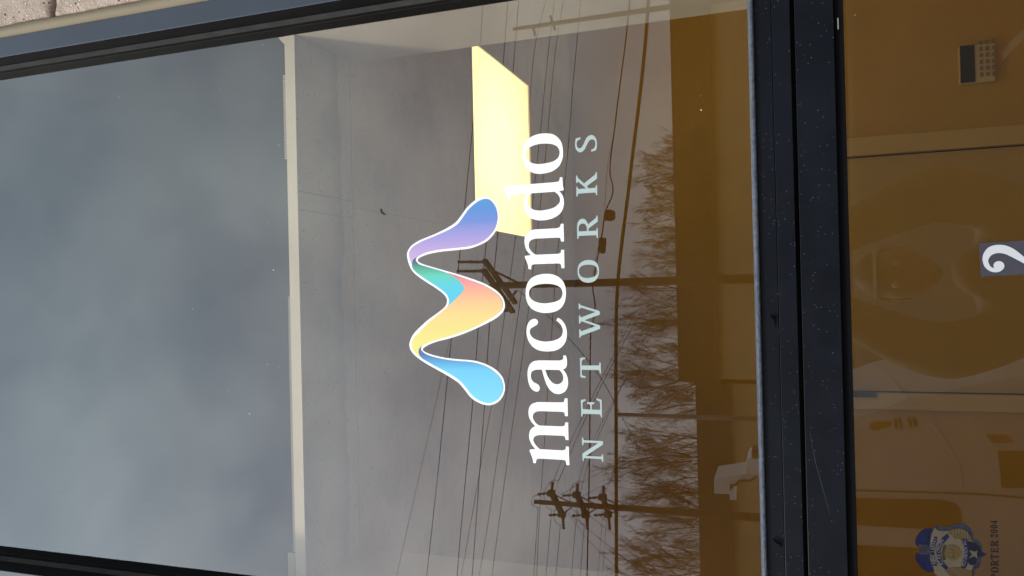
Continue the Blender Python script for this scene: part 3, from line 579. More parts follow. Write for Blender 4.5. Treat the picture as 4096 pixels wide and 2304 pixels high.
flat('banner', [PS("840,420* 880,500* 830,560 720,690 690,850 720,1000 800,1130 865,1200* 810,1245* 690,1120 620,980 598,850 620,700 720,530")], YG-.0018, M_NAVY, bd)
flat('banner', [PS("1150,545* 1280,540* 1330,680 1340,850 1320,1000 1280,1150 1240,1210* 1150,1190* 1190,1080 1215,980 1230,850 1220,720")], YG-.0018, M_NAVY, bd)
flat('star', [PS("1335,790* 1460,830* 1530,800* 1510,870* 1530,990* 1450,930* 1330,980* 1400,900*")], YG-.0021, M_BONE, bd)
flat('shield_base', [PS("1290,620 1400,610 1550,720 1580,850 1530,1000 1450,1130 1330,1100 1300,900 1310,750")], YG-.0015, M_INK, bd)
flat('shield_tip', [PS("1560,810* 1620,820 1720,890* 1610,930 1560,940*")], YG-.0021, M_NAVY, bd)
# small curved writing on the banners
def arctext(txt, pts, size, m, parent, Y):
    """sans lettering set letter by letter along a bent baseline given in photograph pixels (reading direction = towards smaller rows)"""
    P = [at(x, y, Y) for x, y in pts]; L = [0]
    for a, b in zip(P, P[1:]): L.append(L[-1]+(b-a).length)
    n = len(txt)
    for i, ch in enumerate(txt):
        if ch == ' ': continue
        s = L[-1]*(i+.5)/n; k = max(j for j in range(len(P)-1) if L[j] <= s)
        p = P[k].lerp(P[k+1], (s-L[k])/(L[k+1]-L[k])); d = (P[k+1]-P[k]).normalized()
        cu = bpy.data.curves.new('text', 'FONT'); cu.body = ch; cu.align_x = 'CENTER'; cu.size = size; cu.resolution_u = 2
        cu.offset = size*.012
        o = bpy.data.objects.new('letter', cu); C.objects.link(o)
        me = bpy.data.meshes.new_from_object(o); bpy.data.objects.remove(o); bpy.data.curves.remove(cu)
        q = link('letter', me, m, parent)
        ang = math.atan2(d.z, d.x); q.matrix_world = Matrix.Translation(p) @ Matrix.Rotation(-ang, 4, 'Y') @ Matrix.Rotation(math.pi/2, 4, 'X')
def pxs(s): return [(p[0], p[1]) for p in PS(s)]
M_PRINT = mat('banner_print', (.11, .10, .11), .6, spec=.12)
arctext('NEW JERSEY', pxs("595,1095 560,960 545,820 570,640 600,520"), .0060, M_PRINT, bd, YG-.0022)
arctext('POLICE OFFICERS', pxs("760,1110 700,990 680,850 700,700 765,560"), .0056, M_PRINT, bd, YG-.0022)
arctext('FOUNDATION INC', pxs("1235,1170 1275,1040 1305,880 1290,700 1250,560"), .0052, M_PRINT, bd, YG-.0022)
arctext('I.A.P.S', pxs("985,1010 990,700"), .0095, M_BONE, bd, YG-.0022)
# bold serif capitals beneath: hand drawn in unit cells (u across the word, v up)
SER = {'S': ["12,22* 20,22* 27,10 48,6 68,12 72,27 60,40 32,52 14,68 14,84 30,97 52,98 66,92 72,96* 80,96* 80,72* 72,72* 64,86 48,91 34,86 32,76 46,64 76,50 90,34 86,12 66,0 42,0 24,6 18,0* 12,0*"],
 'U': ["4,92* 4,98* 46,98* 46,92* 37,90 36,34 42,14 56,8 72,14 76,34 75,90 66,92* 66,98* 98,98* 98,92* 86,90 84,30 74,6 52,0 28,4 16,20 14,34 14,90"],
 'P': ["6,0* 50,0* 50,7* 38,9* 38,42* 66,46 88,58 88,80 70,97 46,98* 6,98* 6,91* 17,89* 17,9* 6,7*", "38,50* 38,90* 54,90 66,80 66,62 54,50"],
 'O': ["50,100 76,92 94,70 96,48 88,20 70,3 50,-2 28,3 10,20 3,48 8,74 26,93", "50,92 64,84 71,64 71,36 64,14 50,6 36,14 28,36 28,64 36,84"],
 'R': ["4,0* 46,0* 46,7* 36,9* 36,44* 46,44* 70,0* 100,0* 100,7* 90,9* 68,46 84,58 86,78 68,96 46,98* 4,98* 4,91* 15,89* 15,9* 4,7*", "36,52* 36,90* 52,90 64,82 64,62 52,52"],
 'T': ["28,0* 72,0* 72,7* 61,9* 61,88* 76,86 88,70* 96,70* 94,98* 6,98* 4,70* 12,70* 24,86 39,88* 39,9* 28,7*"],
 'E': ["6,0* 88,0* 94,32* 86,32* 76,12 60,9 38,9* 38,46* 56,45 62,32* 69,32* 69,68* 62,68* 56,54* 38,54* 38,90* 62,89 76,76* 84,74* 84,98* 6,98* 6,91* 17,89* 17,9* 6,7*"],
 '2': ["10,0* 86,0* 92,30* 84,30* 78,20 34,20* 58,44 82,66 82,86 62,99 40,99 18,88 16,70 30,66 38,78 48,86 58,80 58,64 44,44 10,10*"],
 '0': ["50,100 74,90 88,66 88,34 76,8 50,-2 24,8 12,34 12,66 26,90", "50,92 60,82 65,60 65,38 60,16 50,6 40,16 35,38 35,60 40,82"],
 '4': ["72,0* 72,24* 92,24* 92,36* 72,36* 72,99* 60,99* 6,34* 6,24* 50,24* 50,0*", "50,36* 20,36* 50,74*"]}
def seriftext(txt, y0, y1, xt, xb, m, parent, Y):
    """txt from row y0 (start) to y1 (end); xt = cap-top column, xb = baseline column, both as functions of the row"""
    n = len(txt); cw = (y0-y1)/n
    for i, ch in enumerate(txt):
        if ch == ' ': continue
        cs = []
        for c in SER[ch]:
            pts = []
            for w in c.split():
                cc = w.endswith('*'); u, v = w.rstrip('*').split(','); u, v = float(u)/100, float(v)/100
                row = y0-(i+.06+u*.9)*cw; pts.append((xb(row)+(xt(row)-xb(row))*v, row, cc))
            cs.append(pts)
        flat('letter', cs, Y, m, parent, seg=3)
xt = lambda r: 3961+(r-2080)*.0115; xb = lambda r: 3990.5+(r-2080)*.013
seriftext('2004', 2152.5, 2080, xt, xb, M_INK, bd, YG-.0010)
seriftext('SUPPORTER', 2398, 2162, xt, lambda r: xb(r)+2, M_INK, bd, YG-.0010)

# specks of dust and a dead insect on the glass
mb = MB(); rnd = random.Random(3)
def speck(x, y, r, Y):
    p = at(x, y, Y); a = rnd.uniform(0, 3.14); k = rnd.uniform(.4, 1)
    vs_ = [p+Vector((math.cos(a+t*1.57)*r*(k if t % 2 else 1), 0, math.sin(a+t*1.57)*r*(k if t % 2 else 1))) for t in range(4)]
    mb.add(vs_+[v+Vector((0, .0003, 0)) for v in vs_], [(0,1,2,3), (4,7,6,5), (0,4,5,1), (1,5,6,2), (2,6,7,3), (3,7,4,0)])
for x, y, r in ((478,390,5),(882,360,4),(755,667,3),(770,1235,5),(848,1250,4),(998,1655,8),(913,1560,5),(1070,1458,8),(1115,1470,4),(1093,1080,7),(1070,888,5),(985,1910,4),(965,1045,3),(990,1060,3),(1115,580,4),(1050,180,4),(1072,540,3),(1350,826,4),(2230,820,9),(2804,440,7),(2802,383,4),(3150,400,3),(1640,946,4),(1270,1650,3),(3420,60,3)):
    speck(x, y, r/FP*1.25*.5, -.0006 if x < 3000 else YG-.0006)
for i in range(150): speck(rnd.uniform(650, 1130), rnd.uniform(150, 2200), rnd.uniform(.0002, .0006), -.0006)
for i in range(130): speck(rnd.uniform(1130, 2950), rnd.uniform(100, 2300), rnd.uniform(.00015, .0004), -.0006)
o = mb.build('dust', M_DUST); o['kind'] = 'stuff'; o['label'] = 'white dust specks on the window glass'
mb = MB(); mb.prism([at(x, y, -.0025) for x, y in ((1521,834),(1524,840),(1527,848),(1534,853),(1538,860),(1530,857),(1523,852),(1522,844))], Vector((0, 0, 0)), Vector((0, .0018, 0)))
tag(mb.build('insect', mat('dead_insect', (.02, .02, .012), .7)), 'tiny dark dead insect stuck on the glass left of the ribbon logo', 'insect')

# =================================================================== ACROSS THE LOT (seen mirrored in the glass)
M_WOOD = mat('weathered_pole_wood', (.10, .08, .058), .9, var=.25, vs_=3)
M_STEEL = mat('galvanised_steel', (.17, .17, .165), .5, metal=.4)
M_INS = mat('grey_porcelain', (.13, .12, .11), .35)
M_WIRE = mat('black_cable', (.012, .011, .010), .8)
D1, D2, D3 = 28.0, 36.0, 38.0
def ribbed(mb, p, q, r, k=12):
    p, q = Vector(p), Vector(q); pts = []; rs = []
    for i in range(k*2+1):
        pts.append(p.lerp(q, i/(k*2))); rs.append(r if i % 2 else r*.5)
    mb.tube(pts, rs, 8)
# main pole
top = seen(1962, 1143, D1); t = thing('utility_pole', 'wooden utility pole with a pair of long slanted crossarms and tall ribbed insulators', 'utility pole', 'utility poles', (top.x, top.y, -.16))
def lp(t, p): return Vector(p)-Vector(t.location)
MB().tube([(0, 0, 0), (0, 0, top.z+.16)], [.19, .135], 14).build('pole', M_WOOD, t, smooth=True)
zA = top.z-.25
A1, A2 = seenz(1938.7, 1042, zA), seenz(2061.5, 1212, zA); B1, B2 = seenz(1934, 1079, zA), seenz(2052, 1248, zA)
for a, b in ((A1, A2), (B1, B2)):
    mb = MB(); mb.add(*bar(lp(t, a), lp(t, b), .13, .2)); mb.build('crossarm', M_WOOD, t)
for a, b in (((1984, 1088), (2066, 1128)), ((2064, 1165), (2037, 1204))):
    p, q = seen(*a, D1-1), seen(*b, D1); mb = MB(); mb.add(*bar(lp(t, p), lp(t, q), .06, .08)); mb.build('brace', M_WOOD, t)
for a, b, d in (((1931, 1048), (1830, 1048), None), ((1926, 1084), (1827, 1085), None), ((2040, 1241), (2010, 1241), None)):
    p = seenz(*a, zA+.1); dd = -p.y; q = seen(*b, dd); mb = MB(); ribbed(mb, lp(t, p), lp(t, q), .075); mb.build('insulator', M_INS, t)
# left pole with three tiers
top = seen(2137, 2007, D2); t2 = thing('utility_pole', 'tapered wooden utility pole with three tiers of crossarms and looped jumper wires', 'utility pole', 'utility poles', (top.x, top.y, -.16))
t = t2
MB().tube([(0, 0, 0), (0, 0, top.z+.16)], [.22, .11], 14).build('pole', M_WOOD, t, smooth=True)
for (a, b), ins in ((((2207, 1973), (2250, 2058)), 1), (((2308, 1979), (2345, 2060)), 1), (((2412, 1989), (2434, 2058)), 1)):
    zc_ = seen((a[0]+b[0])/2, 2010, D2).z; p, q = seenz(*a, zc_), seenz(*b, zc_)
    for off in (-.13, .13):
        mb = MB(); o_ = Vector((.6, .8, 0)).cross(Vector((0, 0, 1)))*off; mb.add(*bar(lp(t, p)+o_, lp(t, q)+o_, .1, .14)); mb.build('crossarm', M_WOOD, t)
    for e_, s_ in ((p, -1), (q, 1)):
        mb = MB(); mb.add(*bar(lp(t, e_)-Vector((0, 0, .16)), lp(t, e_)+Vector((0, 0, .2)), .3, .26)); mb.build('end_block', M_WOOD, t)
        mb = MB(); ribbed(mb, lp(t, e_)+Vector((0, 0, .1)), lp(t, e_)+Vector((-.1, 0, .75)), .08, 3); mb.build('insulator', M_INS, t)
        mb = MB(); ribbed(mb, lp(t, e_), lp(t, e_)+Vector((-.75 if s_ > 0 else .55, 0, -.05)), .1, 5); mb.build('insulator', M_INS, t)
    for e_ in (p, q):
        mb = MB(); mb.add(*bar(lp(t, e_), Vector((0, 0, zc_+.16-.9)), .05)); mb.build('brace', M_STEEL, t)
def loop(t, pts, d):
    mb = MB(); P = [lp(t, seen(x, y, d)) for x, y in pts]; out = []
    for i in range(len(P)-1):
        a, b, c, e_ = P[max(i-1, 0)], P[i], P[i+1], P[min(i+2, len(P)-1)]
        for k in range(5):
            s = k/5; out.append(.5*((2*b)+(c-a)*s+(2*a-5*b+4*c-e_)*s*s+(3*b-a-3*c+e_)*s**3))
    mb.tube(out+[P[-1]], .016, 5); mb.build('jumper_wire', M_WIRE, t)
q_ = lambda s: [(2080+float(w.split(',')[0])/3.263, 1860+float(w.split(',')[1])/3.263) for w in s.split()]
for s in ("265,400 205,395 160,440 155,500 190,545 237,555", "505,205 430,205 370,250 320,340 315,430 340,540 412,590", "820,220 760,220 700,250 660,340 650,450 665,560 740,618", "525,780 470,750 440,680 450,600 490,560", "838,780 780,740 760,670 770,590", "1130,305 1080,310 1045,360 1035,440", "1130,725 1080,700 1068,650 1075,600"): loop(t, q_(s), D2)
# right pole
top = seen(2052, 117, D3); t = thing('utility_pole', 'plain wooden utility pole with two short arms at the far end of the lines', 'utility pole', 'utility poles', (top.x, top.y, -.16))
MB().tube([(0, 0, 0), (0, 0, top.z+.16)], [.19, .10], 12).build('pole', M_WOOD, t, smooth=True)
for a, b in (((2201, 62), (2221, 121)), ((2132, 100), (2140, 143))):
    mb = MB(); mb.add(*bar(lp(t, seen(*a, D3)), lp(t, seen(*b, D3)), .09, .12)); mb.build('crossarm', M_WOOD, t)
# steel post
top = seen(2474, 1659, 24); bot = seen(3000, 1657, 24)
t = thing('steel_post', 'slim grey steel post standing between two bare trees', 'post', None, (top.x, top.y, -.16))
MB().tube([(0, 0, 0), (0, 0, top.z+.16)], [.082, .072], 12).build('shaft', M_STEEL, t, smooth=True)
MB().tube([(0, 0, top.z+.16), (0, 0, top.z+.20)], [.09, .05], 12).build('cap', M_STEEL, t)

def wdist(y): return D1 + (y-1140)*(D2-D1)/870 if y > 1140 else D1 + (1140-y)*(D3-D1)/1050*.6
def wire(pts, r, name='power_line', label=None, group='thin power lines strung between the poles', d=None, m=M_WIRE):
    P = []
    for i in range(len(pts)-1):
        (x0, y0), (x1, y1) = pts[i], pts[i+1]
        for k in range(3): s = k/3; P.append((x0+(x1-x0)*s, y0+(y1-y0)*s))
    P.append(pts[-1])
    # smooth the chords
    for _ in range(4): P = [P[0]] + [((a[0]+2*b[0]+c[0])/4, (a[1]+2*b[1]+c[1])/4) for a, b, c in zip(P, P[1:], P[2:])] + [P[-1]]
    Q = [seen(x, y, d or wdist(y)) for x, y in P]; org = Q[len(Q)//2].copy()
    mb = MB(); mb.tube([q-org for q in Q], r, 6); o = mb.build(name, m); o.location = org
    tag(o, label or 'thin dark power line strung across the sky between the poles', 'cable', group); return o
WR = .018
TH = [
 ([(1950,-350),(1934,0),(1921,190),(1884,576),(1857,850),(1835,1060),(1805,1356),(1777,1640),(1769,1728),(1708,2304),(1660,2700)], WR),
 ([(2060,-350),(2032,0),(2013,250),(1985,650),(1941,1000),(1929,1130),(1912,1315),(1904,1444),(1892,1600),(1880,1728),(1835,2205),(1829,2304),(1800,2700)], WR),
 ([(2100,-350),(2075,0),(2054,274),(2020,640),(1985,1000),(1977,1083),(1957,1292),(1948,1458),(1937,1640),(1930,1728),(1912,1982),(1896,2205),(1888,2304),(1860,2700)], WR),
 ([(2260,-300),(2187,0),(2135,159),(2121,397),(2100,640),(2056,1000),(2038,1130),(2020,1248),(1999,1400),(1985,1500),(1963,1640),(1946,1728),(1914,1919),(1845,2304),(1780,2650)], WR*.7),
 ([(2260,-300),(2219,0),(2197,159),(2163,517),(2149,652),(2108,1000),(2092,1130),(2052,1400),(2002,1728),(1938,2205),(1912,2304),(1860,2700)], WR*.7),
 ([(2300,-300),(2258,0),(2221,159),(2193,517),(2179,652),(2143,1000),(2122,1165),(2095,1400),(2045,1728),(1966,2304),(1920,2700)], WR*.7),
 ([(2350,-300),(2324,0),(2308,159),(2286,397),(2276,576),(2260,710),(2232,1000),(2222,1099),(2205,1361),(2190,1560),(2173,1860),(2160,1998),(2146,2304),(2130,2700)], WR*.8),
 ([(1800,1350),(1769,1497),(1737,1640),(1717,1728),(1586,2304),(1520,2600)], WR*.5)]
for s, r in ((q_("237,560 180,1449 150,1900"), .8), (q_("418,540 338,1449 300,1900"), .8), (q_("527,780 470,1449 430,1900"), .8), (q_("748,560 665,1449 640,1900"), .8), (q_("840,780 785,1449 750,1900"), .8), (q_("1080,620 1015,1449 980,1900"), .6), (q_("1130,720 1075,1449 1050,1900"), .6)):
    TH.append((s, WR*r))
TH += [([(2215,1985),(2236,1915),(2264,1860),(2310,1740),(2400,1550),(2450,1455),(2560,1250)], WR*.8), ([(2195,1985),(2230,1870),(2300,1730),(2390,1545),(2440,1450),(2540,1250)], WR*.7),
       ([(2325,1960),(2345,1860),(2400,1728),(2460,1600),(2520,1480),(2600,1300)], WR*.7), ([(2300,1975),(2340,1830),(2380,1740),(2450,1610),(2510,1500)], WR*.6), ([(2420,1975),(2450,1900),(2480,1820),(2520,1740)], WR*.6),
       ([(2240,1980),(2300,1945),(2400,1890),(2520,1830)], WR*.7), ([(2330,1985),(2400,1950),(2470,1910),(2600,1850)], WR*.7)]
WL = ['topmost thin power line, tied to the tall ribbed insulators', 'second thin power line from the top of the sky', 'third thin power line from the top, just under the second', 'fourth thin power line from the top, a fine slanting one', 'fifth thin power line from the top', 'sixth thin power line from the top, fine and slanting',
      'lowest of the long thin power lines, crossing the top of the tiered pole', 'faintest hairline wire slanting above the topmost power line',
      'thin line leaving the very top of the tiered pole', 'thin line leaving the near end of the upper tier', 'thin line leaving the far end of the upper tier', 'thin line leaving the near end of the middle tier', 'thin line leaving the far end of the middle tier', 'thin line leaving the near end of the lowest tier', 'thin line leaving the far end of the lowest tier']
for i, (pts, r) in enumerate(TH): wire(pts, r, label=WL[i] if i < len(WL) else 'thin line slanting from the tiered pole towards the trees')
for pts in (q_("590,575 880,990 1100,1190 1500,1560"), q_("700,680 1230,1120 1700,1480"), q_("900,660 1230,910 1800,1330")): wire(pts, WR*.7, 'guy_wire', 'slack guy wire running down from the tiered pole', 'guy wires of the tiered pole')
wire([(2068,1160),(2100,1180),(2188,1256),(2249,1323),(2318,1400),(2352,1442),(2420,1530),(2455,1610),(2560,1800)], WR*.8, 'guy_wire', 'guy wire slanting down from the pole with slanted crossarms', None, D1)
DT = 27.0
wire([(2615,-350),(2594,0),(2583,179),(2549,477),(2535,576),(2513,775),(2489,954),(2471,1113),(2465,1231),(2463,1430),(2465,1728),(2465,2304),(2470,2750)], .068, 'trunk_cable', 'thickest dark cable bundle, lowest of the overhead lines', None, DT)
c2 = wire([(2550,-350),(2520,0),(2501,191),(2479,338),(2454,556),(2449,576),(2435,695),(2446,722),(2453,743),(2452,770),(2447,791),(2430,825),(2420,846),(2410,934),(2394,1013),(2376,1105),(2368,1152),(2377,1190),(2382,1223),(2376,1275),(2366,1310),(2362,1331),(2360,1450),(2360,1728),(2354,2046),(2348,2304),(2340,2700)], .026, 'telephone_cable', 'wavy overhead telephone cable carrying two hanging splice boxes', None, DT)
def splice(poly, name='splice_box', dep=.22):
    mb = MB(); P = [seen(x, y, DT)-c2.location for x, y in poly]; mb.prism(P, Vector((0, -dep/2, 0)), Vector((0, dep/2, 0))); mb.build(name, M_BLACK, c2, bevel=.03)
splice([(2421, 842), (2440, 838), (2455, 842), (2460, 852), (2459, 878), (2440, 885), (2421, 882)])
splice([(2400, 950), (2424, 952), (2420, 1012), (2410, 1014), (2394, 1010), (2396, 965)])
mb = MB(); mb.tube([seen(x, y, DT)-c2.location for x, y in ((2449, 560), (2432, 650), (2424, 740), (2418, 846), (2406, 940), (2388, 1010), (2368, 1105))], .008, 5); mb.build('support_strand', M_WIRE, c2)

# low building across the road
M_FAC = mat('far_facade', (.10, .085, .07), .9, var=.1, vs_=.5)
DB = 52.0
pr = seen(2676, -300, DB); pm = seen(2722, 1515, DB); pl_ = seen(2770, 1545, DB); pe = seen(2800, 2900, DB)
zr, zl = seen(2690, 800, DB).z, seen(2780, 1800, DB).z
fb = thing('low_building', 'long low dark building with a stepped flat roof across the road', 'building', None, (0, -DB, 0))
M_SID = mat('tan_siding', (.62, .47, .28), .85, var=.12, vs_=.8); M_ROOF = mat('dark_roof_shingle', (.035, .03, .027), .9, var=.2, vs_=2)
ez = seen(2850, 1000, DB).z
def wing(x0, x1, yf, zt_, ze):
    mb = MB(); mb.box((x0, -12, -.16), (x1, yf, ze)); mb.build('wall', M_SID, fb)
    mb = MB(); mb.prism([(x0, yf+.5, ze-.02), (x0, yf-.9, zt_), (x0, -11, zt_), (x0, -12.2, ze-.02)], Vector((-.3, 0, 0)), Vector((x1-x0+.02, 0, 0))); mb.build('roof', M_ROOF, fb)
    mb = MB(); mb.box((x0-.3, yf+.42, ze-.3), (x1, yf+.52, ze-.03)); mb.build('fascia', M_FAC, fb)
wing(pm.x, 40, 0, zr, ez); wing(-55, pm.x-.35, -.5, zl, ez-.6)
M_WIN = mat('far_window', (.02, .022, .025), .15); wme = None
for i in range(16):
    x = -46+i*5.2
    y = 0.0 if x > pm.x else -.5
    if wme is None: mb = MB(); mb.box((0, -.02, 0), (2.4, .04, 1.5)); o = mb.build('window', M_WIN, fb); wme = o.data
    else: o = link('window', wme, None, fb)
    o.location = (x, y, 1.4)

# bare winter trees
M_BARK = mat('winter_bark', (.085, .066, .048), .95, var=.3, vs_=4)
def bare_tree(seed, H):
    """steep vase-shaped winter crown: boughs climb from the trunk and fan into straight fine twigs"""
    rn = random.Random(seed); mb = MB()
    def grow(p, d, L, r, depth):
        n = (6, 6, 5, 4, 3)[depth]; pts = [p.copy()]; rs = [r]; q = p.copy(); dd = d.copy(); out = Vector((d.x, d.y, 0))
        for i in range(n):
            dd = (dd + Vector((rn.uniform(-1, 1), rn.uniform(-1, 1), rn.uniform(-.5, .8)))*.07 + Vector((0, 0, .03))).normalized()
            q = q + dd*L/n; pts.append(q.copy()); rs.append(r*(1-.8*(i+1)/n))
            if depth < 4 and i > (0 if depth else 1):
                for _ in range((2, 1, 1, 1)[depth]+(rn.random() < .45)):
                    a = rn.uniform(0, 6.28); sp = rn.uniform(.32, .66)
                    side = dd.orthogonal().normalized(); side.rotate(Matrix.Rotation(a, 3, dd))
                    nd = (dd*math.cos(sp)+side*math.sin(sp) + out*.15 + Vector((0, 0, .12))).normalized()
                    grow(q.copy(), nd, L*rn.uniform(.38, .62)*(1.15-.5*i/n), max(rs[-1]*.62, r*.3), depth+1)
        mb.tube(pts, [max(v, .013) for v in rs], 7 if depth == 0 else (4 if depth < 3 else 3), cap=False)
    grow(Vector((0, 0, 0)), Vector((0, 0, 1)), H*.98, H*.019, 0)
    return mb
protos = []
tl = ['broad bare winter tree above the low building, nearest the wavy telephone cable', 'tall thin bare tree rising in front of the step of the low roof', 'dense twiggy bare tree behind the tiered utility pole', 'bare tree with long upright boughs beside the slim steel post']
spots = [(575, 2590, 0, 0), (655, 2525, 1, 1), (725, 2500, 2, 2), (800, 2515, 3, 3), (885, 2500, 0, 4.1), (965, 2520, 1, 5.2), (1050, 2515, 2, .7), (1185, 2425, 3, 1.9), (1285, 2385, 1, 2.4), (1378, 2440, 0, 3.9),
         (1462, 2420, 2, 4.4), (1548, 2425, 3, .2), (1625, 2500, 1, 3.3), (1885, 2450, 0, .8), (2030, 2460, 1, 4.0), (2320, 2450, 3, 2.2), (1745, 2420, 0, 1.4), (1825, 2365, 1, 3.2), (1935, 2400, 2, 5.5), (2080, 2520, 3, 2.6), (2185, 2440, 0, 5.9), (2270, 2400, 2, 3.0), (2390, 2400, 1, 4.8)]
grp = 'bare winter trees across the road'
where = {1285: 'tall fanned bare tree just left of the pole with slanted crossarms', 1462: 'bare tree over the low roof between the pole with slanted arms and the steel post', 1548: 'bare tree over the step of the low roof, next to the slim steel post',
         1745: 'bare tree between the slim steel post and the tiered pole, nearer the post', 1825: 'tallest broad bare tree beside the tiered pole on its steel post side', 575: 'shortest bare tree, last of the row near the ceiling light', 1185: 'bare tree right behind the pole with slanted crossarms'}
for i, (y, xtop, k, rz) in enumerate(spots):
    dd = 67+(i*7 % 5)*1.1; tp = seen(xtop, y, dd); base = Vector((tp.x, tp.y, -.16)); H = tp.z+.16
    while len(protos) <= k:
        mbx = bare_tree(11+len(protos)*5, 14.0); me_ = mbx.build('branches', M_BARK); protos.append(me_); me_['top'] = max(v.co.z for v in me_.data.vertices); C.objects.unlink(me_)
    t = thing('bare_tree', where.get(y, 'bare leafless tree standing behind the low building across the road'), 'tree', grp, base)
    o = protos[k].copy(); C.objects.link(o); o.parent = t; o.rotation_euler = (0, 0, rz); s = H/protos[k]['top']; o.scale = (s*.8, s*.8, s)
    o.name = 'branches'

# white van close by on the left of the view
M_VAN = mat('white_van_paint', (.80, .82, .84), .5, var=.02)
M_VGL = mat('dark_van_glass', (.012, .013, .014), .1)
DV = 3.3; plane = YG
van = thing('parked_van', 'white work van parked close to the door with a dark side window', 'van', None, (0, 0, 0))
def vp(x, y, d=DV): return seen(x, y, d, plane)
right = vp(3450, 1505).x; pr1 = vp(3450, 1505)
prof = [(right+.05, .30), (right+.06, .75), (right+.02, 1.12), (right-.10, 1.60), (right-.22, 1.88), (right-.48, 2.12), (right-.9, 2.2), (right-4.6, 2.2), (right-4.7, 1.9), (right-4.7, .30), (right-4.0, .30)]
pf = []
def wheelarch(cx, r, n=8): return [(cx+r*math.cos(math.pi*k/n), .30+r*math.sin(math.pi*k/n)) for k in range(n, -1, -1)]
yv0 = vp(3700, 1800).y; 
poly = [(right+.05, .30), (right+.06, .75), (right+.02, 1.12), (right-.10, 1.60), (right-.22, 1.88), (right-.48, 2.12), (right-.9, 2.2), (right-4.6, 2.2), (right-4.7, 1.9), (right-4.7, .30)] + wheelarch(right-3.7, .36) + wheelarch(right-.75, .36)
mb = MB(); mb.prism([(x, yv0, z-.13) for x, z in poly], Vector((0, 0, 0)), Vector((0, -1.9, 0))); bo = mb.build('body', M_VAN, van, bevel=.06)
def vpoly(name, pts, m, out=.012, parent=van, dep=.02):
    mb = MB(); P = [vp(x, y) for x, y in pts]; P = [Vector((p.x, yv0+out-.0, p.z)) for p in P]; mb.prism(P, Vector((0, -dep, 0)), Vector((0, 0, 0))); return mb.build(name, m, parent, bevel=.004)
vpoly('side_window', [(3380, 1992), (3760, 1998), (3815, 2010), (3842, 2040), (3846, 2120), (3640, 2112), (3380, 2096)], M_VGL)
vpoly('side_window', [(3380, 2180), (3640, 2190), (3846, 2210), (3846, 2700), (3380, 2700)], M_VGL)
vpoly('vent_panel', [(3990, 1803), (4200, 1803), (4200, 1950), (4006, 1950)], M_VGL)
vpoly('vent_panel', [(3940, 1735), (4030, 1740), (4060, 1768), (3970, 1772)], mat('van_grey_vent', (.22, .17, .13), .6))
vpoly('door_gap_and_highlight', [(3400, 1958), (3900, 1972), (4100, 1988), (4100, 1994), (3900, 1978), (3400, 1963)], M_BLACK, .006, dep=.004)
vpoly('door_gap_and_highlight', [(3570, 1510), (3780, 1750), (3846, 1880), (3850, 1990), (3844, 1990), (3840, 1884), (3774, 1755), (3564, 1514)], mat('van_edge_highlight', (.85, .85, .85), .4), .006, dep=.004)  # pale strip paints in the highlight along the van's curved edge
vpoly('door_panel_mark', [(3477, 1695), (3488, 1688), (3562, 1686), (3566, 1704), (3500, 1722), (3480, 1715)], mat('yellow_van_mark', (.42, .27, .03), .5), .007, dep=.004)
for i, (x0, x1, y0, y1) in enumerate(((3572, 3586, 1672, 1716), (3592, 3604, 1672, 1716), (3628, 3642, 1668, 1708), (3648, 3664, 1668, 1706))):
    vpoly('door_panel_mark', [(x0, y0), (x1, y0+2), (x1+8, y1), (x0+8, y1)], mat('brown_van_mark', (.16, .11, .07), .5), .007, dep=.004)
for wx in (right-3.7, right-.75):
    mb = MB(); mb.tube([(wx, yv0-.02, .20), (wx, yv0-.24, .20)], .33, 20); w = mb.build('wheel', M_BLACK, van)
    mb = MB(); mb.tube([(wx, yv0-.012, .20), (wx, yv0-.03, .20)], .19, 16); mb.build('rim', M_STEEL, w)
# white roof gear on the van
def gear(name, pts, m, d=DV+.5, dep=.35):
    mb = MB(); P = [seen(x, y, d) for x, y in pts]; mb.prism(P, Vector((0, -dep, 0)), Vector((0, 0, 0))); return mb.build(name, m, van, bevel=.004)
gear('roof_box', [(2856, 1913), (2858, 1975), (2918, 1976), (2940, 1940), (2948, 1925), (3008, 1920), (3060, 1905), (3060, 1882), (3028, 1888), (2990, 1893)], M_VAN)
gear('roof_box', [(2917, 1938), (2942, 1940), (2944, 2002), (2920, 2000)], M_VAN, dep=.08)
gear('roof_cowl', [(2983, 1892), (2984, 1858), (2990, 1840), (3006, 1828), (3080, 1828), (3080, 1892)], M_VAN)
gear('beacon', [(3006, 1799), (3080, 1799), (3080, 1836), (3006, 1836)], mat('navy_beacon', (.03, .035, .06), .3), dep=.15)
mb = MB(); mb.tube([seen(x, y, DV+.5)+Vector((0, .02, 0)) for x, y in ((2922, 1940), (2945, 1935), (2955, 1921), (2975, 1918), (3003, 1921), (3030, 1900))], .008, 6); mb.build('hose', M_BLACK, van)

# =================================================================== THE PHOTOGRAPHER (faint reflection in the door glass)
M_SKIN = mat('skin', (.40, .23, .16), .55); M_HAIR = mat('dark_hair', (.02, .014, .01), .6); M_JKT = mat('grey_jacket', (.24, .20, .155), .8, var=.2, vs_=8); M_JEAN = mat('dark_jeans', (.03, .035, .05), .85)
per = thing('person', 'person in a jacket and cap raising a phone overhead, faintly mirrored in the door', 'person', None, (.03, -1.5, 0))
def skin_mesh(name, verts, edges, radii, m, parent, sub=2, root=0):
    me = bpy.data.meshes.new(name); me.from_pydata(verts, edges, []); o = link(name, me, m, parent)
    sk_ = o.modifiers.new('skin', 'SKIN'); sk_.use_smooth_shade = True
    for v, r in zip(me.skin_vertices[0].data, radii): v.radius = r if isinstance(r, tuple) else (r, r)
    me.skin_vertices[0].data[root].use_root = True
    s_ = o.modifiers.new('sub', 'SUBSURF'); s_.levels = sub; s_.render_levels = sub; return o
